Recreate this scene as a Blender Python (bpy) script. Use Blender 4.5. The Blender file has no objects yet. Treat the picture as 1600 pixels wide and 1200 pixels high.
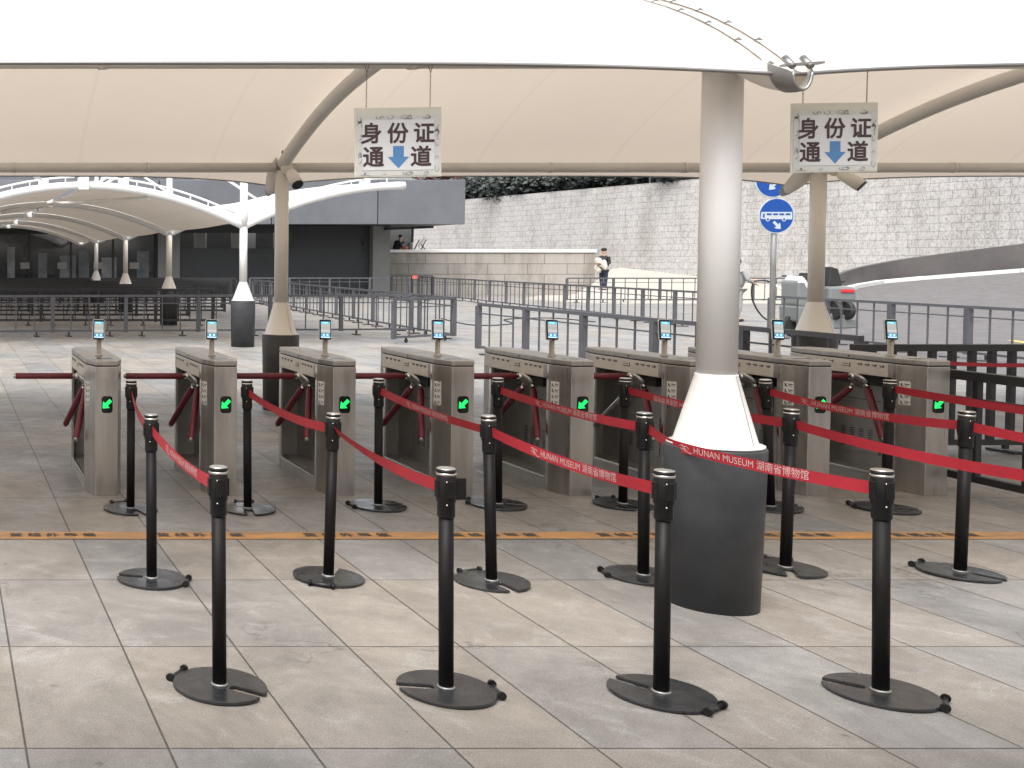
import bpy, math, random
from mathutils import Vector, Matrix
random.seed(7)
R = math.radians
S = bpy.context.scene
COL = S.collection
# ------------------------------------------------------------------ camera, sky, sun, exposure
F, CX, CY, PITCH, CH = 1680.0, -84.0, 457.0, R(1.75), 1.70
cam_d = bpy.data.cameras.new('camera'); cam = bpy.data.objects.new('camera', cam_d); COL.objects.link(cam)
cam.location = (0, 0, CH); cam.rotation_euler = (R(90) - PITCH, 0, 0)
cam_d.sensor_width = 36; cam_d.lens = F / 1600 * 36
cam_d.shift_x = (800 - CX) / 1600; cam_d.shift_y = (CY - 600) / 1600
cam_d.clip_start = 0.05; cam_d.clip_end = 600
S.camera = cam
SUN_EL, SUN_AZ = R(60), R(217)
w = bpy.data.worlds.new('World'); S.world = w; w.use_nodes = True
wn = w.node_tree.nodes; bg = wn['Background']
sky = wn.new('ShaderNodeTexSky'); sky.sky_type = 'NISHITA'; sky.sun_disc = False
sky.sun_elevation = SUN_EL; sky.sun_rotation = SUN_AZ; sky.air_density = 1.0; sky.dust_density = 6.0; sky.ozone_density = 1.0
hs = wn.new('ShaderNodeHueSaturation'); hs.inputs['Saturation'].default_value = 0.22
w.node_tree.links.new(sky.outputs[0], hs.inputs['Color']); w.node_tree.links.new(hs.outputs[0], bg.inputs[0])
bg.inputs[1].default_value = 0.15
sd = bpy.data.lights.new('sun', 'SUN'); sun = bpy.data.objects.new('sun', sd); COL.objects.link(sun)
sd.energy = 0.5; sd.angle = R(40); sd.color = (1.0, 0.96, 0.9)
sun.rotation_euler = (R(90) - SUN_EL, 0, -SUN_AZ + R(180)); sun.location = (0, 0, 60)
S.view_settings.view_transform = 'Standard'; S.view_settings.look = 'None'
S.view_settings.exposure = 1.30; S.view_settings.gamma = 1
S.cycles.max_bounces = 8; S.cycles.transparent_max_bounces = 12

def ray(px, py):
    a = (px - CX) / F; b = -(py - CY) / F
    return Vector((a, math.cos(PITCH) + b * math.sin(PITCH), -math.sin(PITCH) + b * math.cos(PITCH)))
def G(px, py, h=0.0):
    d = ray(px, py); t = (h - CH) / d.z; return Vector((d.x * t, d.y * t, h))
def P(px, py, Y):
    d = ray(px, py); t = Y / d.y; return Vector((d.x * t, Y, CH + d.z * t))

# ------------------------------------------------------------------ materials
def mat(name, col, rough=0.6, metal=0.0, var=0.0, scale=8.0, bump=0.0, bscale=60.0, emit=None, es=1.0, stretch=(1, 1, 1), spec=None, rvar=0.0, coat=0):
    m = bpy.data.materials.new(name); m.use_nodes = True
    nt = m.node_tree; b = nt.nodes['Principled BSDF']
    b.inputs['Base Color'].default_value = (*col, 1); b.inputs['Roughness'].default_value = rough; b.inputs['Metallic'].default_value = metal
    if spec is not None: b.inputs['Specular IOR Level'].default_value = spec
    if coat: b.inputs['Coat Weight'].default_value = coat
    if emit: b.inputs['Emission Color'].default_value = (*emit, 1); b.inputs['Emission Strength'].default_value = es
    if var or bump or rvar:
        tc = nt.nodes.new('ShaderNodeTexCoord'); mp = nt.nodes.new('ShaderNodeMapping'); mp.inputs['Scale'].default_value = stretch
        oi = nt.nodes.new('ShaderNodeObjectInfo'); vs_ = nt.nodes.new('ShaderNodeVectorMath'); vs_.operation = 'MULTIPLY_ADD'
        cx_ = nt.nodes.new('ShaderNodeCombineXYZ'); [nt.links.new(oi.outputs['Random'], cx_.inputs[k]) for k in range(3)]
        nt.links.new(cx_.outputs[0], vs_.inputs[0]); vs_.inputs[1].default_value = (37, 61, 17); nt.links.new(tc.outputs['Object'], vs_.inputs[2])
        nt.links.new(vs_.outputs[0], mp.inputs[0])
    if var:
        n = nt.nodes.new('ShaderNodeTexNoise'); n.inputs['Scale'].default_value = scale; n.inputs['Detail'].default_value = 8; n.inputs['Roughness'].default_value = 0.65
        nt.links.new(mp.outputs[0], n.inputs[0])
        cr = nt.nodes.new('ShaderNodeValToRGB'); cr.color_ramp.elements[0].position = .3; cr.color_ramp.elements[1].position = .7
        cr.color_ramp.elements[0].color = (*[max(0, c * (1 - var)) for c in col], 1); cr.color_ramp.elements[1].color = (*[min(1, c * (1 + var)) for c in col], 1)
        nt.links.new(n.outputs[0], cr.inputs[0]); nt.links.new(cr.outputs[0], b.inputs['Base Color'])
    if rvar:
        n3 = nt.nodes.new('ShaderNodeTexNoise'); n3.inputs['Scale'].default_value = scale * .7; n3.inputs['Detail'].default_value = 6
        nt.links.new(mp.outputs[0], n3.inputs[0])
        mr = nt.nodes.new('ShaderNodeMapRange'); mr.inputs[1].default_value = .3; mr.inputs[2].default_value = .7; mr.inputs[3].default_value = rough - rvar; mr.inputs[4].default_value = rough + rvar
        nt.links.new(n3.outputs[0], mr.inputs[0]); nt.links.new(mr.outputs[0], b.inputs['Roughness'])
    if bump:
        n2 = nt.nodes.new('ShaderNodeTexNoise'); n2.inputs['Scale'].default_value = bscale; n2.inputs['Detail'].default_value = 4
        nt.links.new(mp.outputs[0], n2.inputs[0])
        bu = nt.nodes.new('ShaderNodeBump'); bu.inputs['Strength'].default_value = bump; bu.inputs['Distance'].default_value = .01
        nt.links.new(n2.outputs[0], bu.inputs['Height']); nt.links.new(bu.outputs[0], b.inputs['Normal'])
    return m

def steel(name, col, rough, var=.12):
    m = mat(name, col, rough, 1.0, var=var, scale=3.0, rvar=.08, bump=.06, bscale=40, stretch=(6, 6, .6))
    m.node_tree.nodes['Principled BSDF'].inputs['Anisotropic'].default_value = .5
    return m
M = {}
M['steel'] = steel('brushed_steel', (.56, .535, .50), .34)
M['steel_lid'] = steel('brushed_steel_lid', (.44, .42, .39), .42)
M['steel_in'] = mat('dull_steel_inside', (.37, .36, .345), .45, .5, var=.15, scale=5)
M['chrome'] = mat('chrome', (.62, .60, .57), .22, 1.0)
M['cast'] = mat('cast_hub_metal', (.42, .41, .40), .36, 1.0, var=.3, scale=30)
M['cream_panel'] = mat('cream_panel', (.60, .56, .49), .45, .2, var=.07, scale=10)
M['sticker'] = mat('sticker_white', (.62, .61, .57), .5)
M['ink'] = mat('black_ink', (.03, .025, .025), .6)
M['sleeve'] = mat('red_rubber_sleeve', (.125, .012, .022), .5, var=.3, scale=9, bump=.1, bscale=60)
M['black_plastic'] = mat('black_plastic', (.008, .008, .0085), .42, spec=.28, var=.3, scale=30, rvar=.08)
M['black_pole'] = mat('black_powder_pole', (.0065, .006, .0063), .52, var=.35, scale=14, stretch=(1, 1, .3), rvar=.08, spec=.2)
M['black_base'] = mat('black_disc_base', (.022, .024, .026), .30, var=.4, scale=11, rvar=.12, bump=.05, bscale=90)
M['led_off'] = mat('led_window', (.008, .009, .008), .2)
M['led'] = mat('green_led', (.02, .6, .2), .5, emit=(.005, 1.0, .10), es=.62)
M['slot'] = mat('dark_gap', (.012, .012, .012), .8)
M['frame_grey'] = mat('grey_fence_paint', (.080, .082, .093), .45, var=.18, scale=3, rvar=.08)
M['frame_dark'] = mat('dark_shaded_fence_paint', (.020, .020, .022), .5, var=.25, scale=4)  # fence grey darkened for canopy shade; also the dark gate and feet
M['col_white'] = mat('white_column_paint', (.64, .632, .62), .38, var=.035, scale=1.6, bump=.02, bscale=30)
M['col_cream'] = mat('cream_column_paint', (.72, .68, .61), .42, var=.05, scale=2.2)
M['col_base'] = mat('dark_grey_column_base', (.036, .038, .042), .5, var=.30, scale=5, rvar=.1, spec=.35, bump=.03, bscale=25)
M['col_base2'] = mat('shaded_column_base', (.030, .028, .027), .45, var=.2, scale=4)  # drum colour darkened and browned to stand for shade under the canopy
M['tube'] = mat('white_tube_paint', (.70, .70, .69), .4, var=.04, scale=3)
M['tube_grey'] = mat('grey_arch_tube_paint', (.60, .575, .53), .45, var=.06, scale=2)
M['bolt'] = mat('galvanised_bolt', (.30, .29, .28), .45, 1.0)
M['rust'] = mat('dull_wire', (.16, .12, .09), .5, .8)
M['white_paint'] = mat('white_paint', (.78, .78, .77), .5)
M['acrylic'] = mat('clear_acrylic', (.58, .57, .50), .18, coat=.5)
M['paper'] = mat('printed_sheet', (.60, .61, .61), .4, var=.02, scale=4)
M['paper_edge'] = mat('printed_border_sheet', (.53, .53, .50), .4, var=.06, scale=12)
M['scroll'] = mat('grey_scroll_print', (.30, .31, .31), .5)
M['sign_ink'] = mat('dark_brown_print', (.050, .024, .026), .5)
M['arrow_blue'] = mat('blue_arrow_print', (.075, .20, .40), .5)
M['sign_blue'] = mat('blue_traffic_sheet', (.004, .055, .27), .35)
M['sign_white'] = mat('white_reflective', (.42, .47, .52), .4)
M['galv'] = mat('galvanised_pole', (.27, .27, .27), .45, .6, var=.15, scale=6)
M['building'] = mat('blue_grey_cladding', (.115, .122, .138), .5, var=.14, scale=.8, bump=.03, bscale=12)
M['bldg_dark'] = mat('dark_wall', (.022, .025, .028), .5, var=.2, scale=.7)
M['bldg_pier'] = mat('grey_concrete', (.19, .195, .19), .7, var=.12, scale=.9)
M['glass'] = mat('dark_glass', (.030, .034, .037), .08, 0.0, spec=1.0, var=.5, scale=.5)
M['mullion'] = mat('mullion', (.02, .02, .022), .5)
M['skin'] = mat('skin', (.50, .30, .22), .55)
M['hair'] = mat('black_hair', (.015, .013, .012), .7)
M['cloth_black'] = mat('black_cloth', (.018, .018, .022), .85, var=.3, scale=12)
M['cloth_white'] = mat('white_cloth', (.45, .42, .38), .85, var=.12, scale=9)
M['cloth_navy'] = mat('navy_cloth', (.02, .022, .045), .85)
M['cloth_grey'] = mat('pale_grey_cloth', (.25, .26, .26), .85, var=.1, scale=9)
M['yellow'] = mat('yellow_band', (.7, .45, .08), .6)
M['trike'] = mat('pale_grey_plastic', (.16, .172, .168), .4, var=.06, scale=5)
M['rubber'] = mat('rubber', (.02, .02, .02), .7)
M['tail'] = mat('red_tail_lamp', (.55, .03, .05), .25)
M['red_plastic'] = mat('red_plastic', (.62, .10, .09), .45)
M['pink'] = mat('pink_plastic', (.75, .06, .16), .45)
M['orange'] = mat('orange_basket', (.7, .18, .06), .5)
M['asphalt'] = mat('asphalt', (.115, .108, .108), .85, var=.25, scale=3, bump=.25, bscale=70)
M['kerb'] = mat('white_kerb', (.62, .62, .60), .6, var=.1, scale=3)
M['ramp_wall'] = mat('ramp_concrete', (.085, .078, .076), .7, var=.22, scale=.9)
M['pave_plain'] = mat('pale_ramp_paving', (.36, .34, .30), .7, var=.08, scale=.6)
M['hill'] = mat('hill_soil', (.035, .040, .032), .95, var=.4, scale=.9, bump=.3, bscale=3)
M['bark'] = mat('bark', (.10, .085, .07), .9, var=.3, scale=4)

def leaf_mat(name, a, b_):
    m = bpy.data.materials.new(name); m.use_nodes = True; nt = m.node_tree; b = nt.nodes['Principled BSDF']; b.inputs['Roughness'].default_value = .6
    g = nt.nodes.new('ShaderNodeNewGeometry'); cr = nt.nodes.new('ShaderNodeValToRGB')
    cr.color_ramp.elements[0].color = (*a, 1); cr.color_ramp.elements[1].color = (*b_, 1)
    nt.links.new(g.outputs['Random Per Island'], cr.inputs[0]); nt.links.new(cr.outputs[0], b.inputs['Base Color'])
    return m
M['leaf'] = leaf_mat('dark_green_leaves', (.014, .020, .019), (.045, .058, .05))
M['leaf_red'] = leaf_mat('reddish_leaves', (.16, .035, .03), (.30, .10, .08))

def membrane_mat(name, top, trans, fac):
    m = bpy.data.materials.new(name); m.use_nodes = True; nt = m.node_tree
    b = nt.nodes['Principled BSDF']; out = nt.nodes['Material Output']
    b.inputs['Roughness'].default_value = .55; b.inputs['Specular IOR Level'].default_value = .3
    tc = nt.nodes.new('ShaderNodeTexCoord'); n = nt.nodes.new('ShaderNodeTexNoise'); n.inputs['Scale'].default_value = .8; n.inputs['Detail'].default_value = 7
    nt.links.new(tc.outputs['Object'], n.inputs[0])
    cr = nt.nodes.new('ShaderNodeValToRGB'); cr.color_ramp.elements[0].position = .3; cr.color_ramp.elements[1].position = .7
    cr.color_ramp.elements[0].color = (*[c * .90 for c in top], 1); cr.color_ramp.elements[1].color = (*top, 1)
    nt.links.new(n.outputs[0], cr.inputs[0])
    sx = nt.nodes.new('ShaderNodeSeparateXYZ'); nt.links.new(tc.outputs['Object'], sx.inputs[0])
    m1 = nt.nodes.new('ShaderNodeMath'); m1.operation = 'DIVIDE'; m1.inputs[1].default_value = 1.51; nt.links.new(sx.outputs[0], m1.inputs[0])
    m2 = nt.nodes.new('ShaderNodeMath'); m2.operation = 'FRACT'; nt.links.new(m1.outputs[0], m2.inputs[0])
    m3 = nt.nodes.new('ShaderNodeMath'); m3.operation = 'COMPARE'; m3.inputs[1].default_value = .5; m3.inputs[2].default_value = .014; nt.links.new(m2.outputs[0], m3.inputs[0])
    m4 = nt.nodes.new('ShaderNodeMath'); m4.operation = 'MULTIPLY_ADD'; m4.inputs[1].default_value = -.07; m4.inputs[2].default_value = 1; nt.links.new(m3.outputs[0], m4.inputs[0])
    vv = nt.nodes.new('ShaderNodeVectorMath'); vv.operation = 'SCALE'; nt.links.new(cr.outputs[0], vv.inputs[0]); nt.links.new(m4.outputs[0], vv.inputs['Scale'])
    nt.links.new(vv.outputs[0], b.inputs['Base Color'])
    t = nt.nodes.new('ShaderNodeBsdfTranslucent'); t.inputs[0].default_value = (*trans, 1)
    mx = nt.nodes.new('ShaderNodeMixShader'); mx.inputs[0].default_value = fac
    nt.links.new(b.outputs[0], mx.inputs[1]); nt.links.new(t.outputs[0], mx.inputs[2]); nt.links.new(mx.outputs[0], out.inputs[0])
    return m
M['membrane'] = membrane_mat('tensile_membrane', (.66, .63, .585), (.80, .68, .56), .30)
M['membrane_far'] = membrane_mat('tensile_membrane_far', (.70, .67, .63), (.6, .5, .4), .12)
M['membrane_wing'] = membrane_mat('tensile_membrane_wing', (.80, .79, .76), (.8, .7, .6), .35)

def belt_mat():
    m = mat('red_webbing', (.33, .012, .024), .55, var=.12, scale=6, bump=.12, bscale=300)
    return m
M['belt'] = belt_mat()
M['belt_print'] = mat('belt_print', (.55, .38, .37), .6)

def nodes_paving():
    m = bpy.data.materials.new('granite_paving'); m.use_nodes = True; nt = m.node_tree; N = nt.nodes.new; L = nt.links.new
    b = nt.nodes['Principled BSDF']
    tc = N('ShaderNodeTexCoord'); sep = N('ShaderNodeSeparateXYZ'); L(tc.outputs['Object'], sep.inputs[0])
    x0 = G(143.5, 906).x; y0 = G(143.5, 906).y
    def ma(op, a, b2=None, c=None):
        n = N('ShaderNodeMath'); n.operation = op
        for i, v in enumerate((a, b2, c)):
            if v is None: continue
            if isinstance(v, (int, float)): n.inputs[i].default_value = v
            else: L(v, n.inputs[i])
        return n.outputs[0]
    tw, tl = .496, .985
    u = ma('DIVIDE', ma('SUBTRACT', sep.outputs[0], x0), tw); v = ma('DIVIDE', ma('SUBTRACT', sep.outputs[1], y0), tl)
    fu, fv = ma('FLOOR', u), ma('FLOOR', v)
    ru, rv = ma('FRACT', u), ma('FRACT', v)
    du = ma('MULTIPLY', ma('MINIMUM', ru, ma('SUBTRACT', 1.0, ru)), tw)
    dv = ma('MULTIPLY', ma('MINIMUM', rv, ma('SUBTRACT', 1.0, rv)), tl)
    d = ma('MINIMUM', du, dv)
    cmb = N('ShaderNodeCombineXYZ'); L(fu, cmb.inputs[0]); L(fv, cmb.inputs[1])
    wh = N('ShaderNodeTexWhiteNoise'); wh.noise_dimensions = '2D'; L(cmb.outputs[0], wh.inputs['Vector'])
    # tone per tile : grey or beige
    cr = N('ShaderNodeValToRGB'); e = cr.color_ramp; e.interpolation = 'CONSTANT'
    cols = [(.0, (.222, .203, .180)), (.22, (.212, .199, .182)), (.42, (.198, .190, .180)), (.60, (.208, .205, .200)), (.78, (.178, .179, .177)), (.9, (.230, .211, .188))]
    e.elements[0].position = 0; e.elements[0].color = (*cols[0][1], 1); e.elements[1].position = cols[1][0]; e.elements[1].color = (*cols[1][1], 1)
    for p, c in cols[2:]:
        q = e.elements.new(p); q.color = (*c, 1)
    L(wh.outputs['Value'], cr.inputs[0])
    def noise(s, det=6, ro=.6, dist=0):
        n = N('ShaderNodeTexNoise'); n.inputs['Scale'].default_value = s; n.inputs['Detail'].default_value = det; n.inputs['Roughness'].default_value = ro; n.inputs['Distortion'].default_value = dist
        L(tc.outputs['Object'], n.inputs[0]); return n.outputs[0]
    def mr(s, a, b2, c, d2):
        n = N('ShaderNodeMapRange'); L(s, n.inputs[0])
        for i, q in zip((1, 2, 3, 4), (a, b2, c, d2)): n.inputs[i].default_value = q
        return n.outputs[0]
    stain = mr(noise(1.3, 12, .74, .8), .33, .68, .76, 1.33)
    speck = mr(noise(150, 5, .85), .38, .62, .62, 1.34)
    cloud = mr(noise(6, 8, .7, 1.0), .35, .7, .92, 1.10)
    mul = ma('MULTIPLY', ma('MULTIPLY', stain, speck), cloud)
    jn = mr(ma('ADD', d, mr(noise(25, 3), 0, 1, -.0018, .0018)), .0028, .0056, .25, 1.0)
    mul = ma('MULTIPLY', mul, jn)
    vo = N('ShaderNodeTexVoronoi'); vo.inputs['Scale'].default_value = 2.6; L(tc.outputs['Object'], vo.inputs[0])
    mul = ma('MULTIPLY', mul, mr(ma('ADD', vo.outputs['Distance'], mr(noise(40, 3), .3, .7, -.02, .02)), .030, .045, .62, 1.0))
    crk = N('ShaderNodeTexVoronoi'); crk.feature = 'DISTANCE_TO_EDGE'; crk.inputs['Scale'].default_value = .55
    wv = N('ShaderNodeVectorMath'); wv.operation = 'MULTIPLY_ADD'; nz = N('ShaderNodeTexNoise'); nz.inputs['Scale'].default_value = 3; nz.inputs['Detail'].default_value = 6; L(tc.outputs['Object'], nz.inputs[0])
    L(nz.outputs['Color'], wv.inputs[0]); wv.inputs[1].default_value = (.7, .7, .7); L(tc.outputs['Object'], wv.inputs[2]); L(wv.outputs[0], crk.inputs[0])
    msk = mr(noise(.7, 3), .50, .56, 0, 1)
    cl = ma('SUBTRACT', 1.0, ma('MULTIPLY', msk, mr(crk.outputs['Distance'], 0, .006, .38, 0)))
    mul = ma('MULTIPLY', mul, cl)
    # pale mineral bloom patches
    bl = mr(noise(2.4, 12, .8, 2.0), .53, .60, 0, .5)
    mixc = N('ShaderNodeMix'); mixc.data_type = 'RGBA'; L(bl, mixc.inputs[0]); L(cr.outputs[0], mixc.inputs[6]); mixc.inputs[7].default_value = (.29, .288, .283, 1)
    vm = N('ShaderNodeVectorMath'); vm.operation = 'SCALE'; L(mixc.outputs[2], vm.inputs[0]); L(mul, vm.inputs['Scale'])
    L(vm.outputs[0], b.inputs['Base Color'])
    L(mr(noise(2.0, 8, .7, .8), .3, .7, .34, .72), b.inputs['Roughness'])
    b.inputs['Specular IOR Level'].default_value = .45
    bu = N('ShaderNodeBump'); bu.inputs['Strength'].default_value = .35; bu.inputs['Distance'].default_value = .004
    hgt = ma('ADD', mr(d, 0, .006, 0, 1), ma('MULTIPLY', noise(120, 4), .35)); L(hgt, bu.inputs['Height']); L(bu.outputs[0], b.inputs['Normal'])
    return m
M['paving'] = nodes_paving()

def worn_yellow():
    m = bpy.data.materials.new('worn_yellow_line'); m.use_nodes = True; nt = m.node_tree; N = nt.nodes.new; L = nt.links.new
    b = nt.nodes['Principled BSDF']; tc = N('ShaderNodeTexCoord')
    n = N('ShaderNodeTexNoise'); n.inputs['Scale'].default_value = 7; n.inputs['Detail'].default_value = 10; n.inputs['Roughness'].default_value = .75
    mp = N('ShaderNodeMapping'); mp.inputs['Scale'].default_value = (.35, 1.6, 1); L(tc.outputs['Object'], mp.inputs[0]); L(mp.outputs[0], n.inputs[0])
    cr = N('ShaderNodeValToRGB'); cr.color_ramp.elements[0].position = .36; cr.color_ramp.elements[1].position = .56
    cr.color_ramp.elements[0].color = (.20, .15, .10, 1); cr.color_ramp.elements[1].color = (.44, .22, .07, 1)
    L(n.outputs[0], cr.inputs[0]); L(cr.outputs[0], b.inputs['Base Color']); b.inputs['Roughness'].default_value = .6
    return m
M['yellow_line'] = worn_yellow()

def stone_wall(name, bw, bh, c1, c2, mortar, msize, relief, stain_amt, axis):
    m = bpy.data.materials.new(name); m.use_nodes = True; nt = m.node_tree; N = nt.nodes.new; L = nt.links.new
    b = nt.nodes['Principled BSDF']; b.inputs['Roughness'].default_value = .8
    uv = N('ShaderNodeUVMap'); 
    br = N('ShaderNodeTexBrick'); br.inputs['Scale'].default_value = 1.0; br.inputs['Brick Width'].default_value = bw; br.inputs['Row Height'].default_value = bh
    br.inputs['Color1'].default_value = (*c1, 1); br.inputs['Color2'].default_value = (*c2, 1); br.inputs['Mortar'].default_value = (*mortar, 1)
    br.inputs['Mortar Size'].default_value = msize; br.inputs['Mortar Smooth'].default_value = .3; br.offset = .43
    L(uv.outputs[0], br.inputs[0])
    n = N('ShaderNodeTexNoise'); n.inputs['Scale'].default_value = 6; n.inputs['Detail'].default_value = 5; n.inputs['Distortion'].default_value = 1.5
    mp = N('ShaderNodeMapping'); mp.inputs['Scale'].default_value = (1.6, .9, 1); mp.inputs['Rotation'].default_value = (0, 0, .5); L(uv.outputs[0], mp.inputs[0]); L(mp.outputs[0], n.inputs[0])
    cr = N('ShaderNodeValToRGB'); cr.color_ramp.elements[0].position = .42; cr.color_ramp.elements[1].position = .50
    cr.color_ramp.elements[0].color = (1 - relief,) * 3 + (1,); cr.color_ramp.elements[1].color = (1, 1, 1, 1); L(n.outputs[0], cr.inputs[0])
    mp2 = N('ShaderNodeMapping'); mp2.inputs['Scale'].default_value = (.55, .16, 1); L(uv.outputs[0], mp2.inputs[0])
    s = N('ShaderNodeTexNoise'); s.inputs['Scale'].default_value = 1.2; s.inputs['Detail'].default_value = 9; s.inputs['Roughness'].default_value = .7; L(mp2.outputs[0], s.inputs[0])
    cr2 = N('ShaderNodeValToRGB'); cr2.color_ramp.elements[0].position = .34; cr2.color_ramp.elements[1].position = .52
    cr2.color_ramp.elements[0].color = (1 - stain_amt, 1 - stain_amt * 1.05, 1 - stain_amt * 1.2, 1); cr2.color_ramp.elements[1].color = (1, 1, 1, 1); L(s.outputs[0], cr2.inputs[0])
    m1 = N('ShaderNodeMix'); m1.data_type = 'RGBA'; m1.blend_type = 'MULTIPLY'; m1.inputs[0].default_value = 1; L(br.outputs[0], m1.inputs[6]); L(cr.outputs[0], m1.inputs[7])
    m2 = N('ShaderNodeMix'); m2.data_type = 'RGBA'; m2.blend_type = 'MULTIPLY'; m2.inputs[0].default_value = 1; L(m1.outputs[2], m2.inputs[6]); L(cr2.outputs[0], m2.inputs[7])
    L(m2.outputs[2], b.inputs['Base Color'])
    bu = N('ShaderNodeBump'); bu.inputs['Strength'].default_value = .6; bu.inputs['Distance'].default_value = .05; L(cr.outputs[0], bu.inputs['Height']); L(bu.outputs[0], b.inputs['Normal'])
    return m
M['big_wall'] = stone_wall('carved_block_wall', .80, .31, (.46, .445, .435), (.43, .417, .408), (.27, .26, .255), .012, .26, .26, 0)
M['low_wall'] = stone_wall('smooth_block_wall', 1.9, .50, (.34, .315, .285), (.29, .27, .25), (.13, .12, .11), .018, .04, .42, 0)

def screen_mat():
    m = bpy.data.materials.new('lit_phone_screen'); m.use_nodes = True; nt = m.node_tree; N = nt.nodes.new; L = nt.links.new
    b = nt.nodes['Principled BSDF']; b.inputs['Base Color'].default_value = (.01, .01, .012, 1); b.inputs['Roughness'].default_value = .15
    uv = N('ShaderNodeUVMap'); sp = N('ShaderNodeSeparateXYZ'); L(uv.outputs[0], sp.inputs[0])
    cr = N('ShaderNodeValToRGB'); e = cr.color_ramp
    e.elements[0].position = 0; e.elements[0].color = (.55, .75, .85, 1); e.elements[1].position = 1; e.elements[1].color = (.10, .42, .62, 1)
    for p, c in [(.06, (.55, .75, .85)), (.08, (.03, .22, .46)), (.17, (.03, .27, .5)), (.26, (.16, .20, .25)), (.42, (.45, .45, .44)), (.55, (.30, .31, .29)), (.84, (.36, .35, .33)), (.87, (.10, .42, .52)), (.95, (.08, .42, .62))]:
        q = e.elements.new(p); q.color = (*c, 1)
    n = N('ShaderNodeTexNoise'); n.inputs['Scale'].default_value = 6; n.inputs['Detail'].default_value = 3; L(uv.outputs[0], n.inputs[0])
    ad = N('ShaderNodeMath'); ad.operation = 'MULTIPLY_ADD'; ad.inputs[1].default_value = .12; L(n.outputs[0], ad.inputs[0]); L(sp.outputs[1], ad.inputs[2])
    ad2 = N('ShaderNodeMath'); ad2.operation = 'SUBTRACT'; ad2.inputs[1].default_value = .06; L(ad.outputs[0], ad2.inputs[0])
    L(ad2.outputs[0], cr.inputs[0]); L(cr.outputs[0], b.inputs['Emission Color']); b.inputs['Emission Strength'].default_value = .62
    return m
M['screen'] = screen_mat()
M['button'] = mat('lit_button', (.3, .6, .8), .4, emit=(.45, .8, 1), es=.75)

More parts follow.
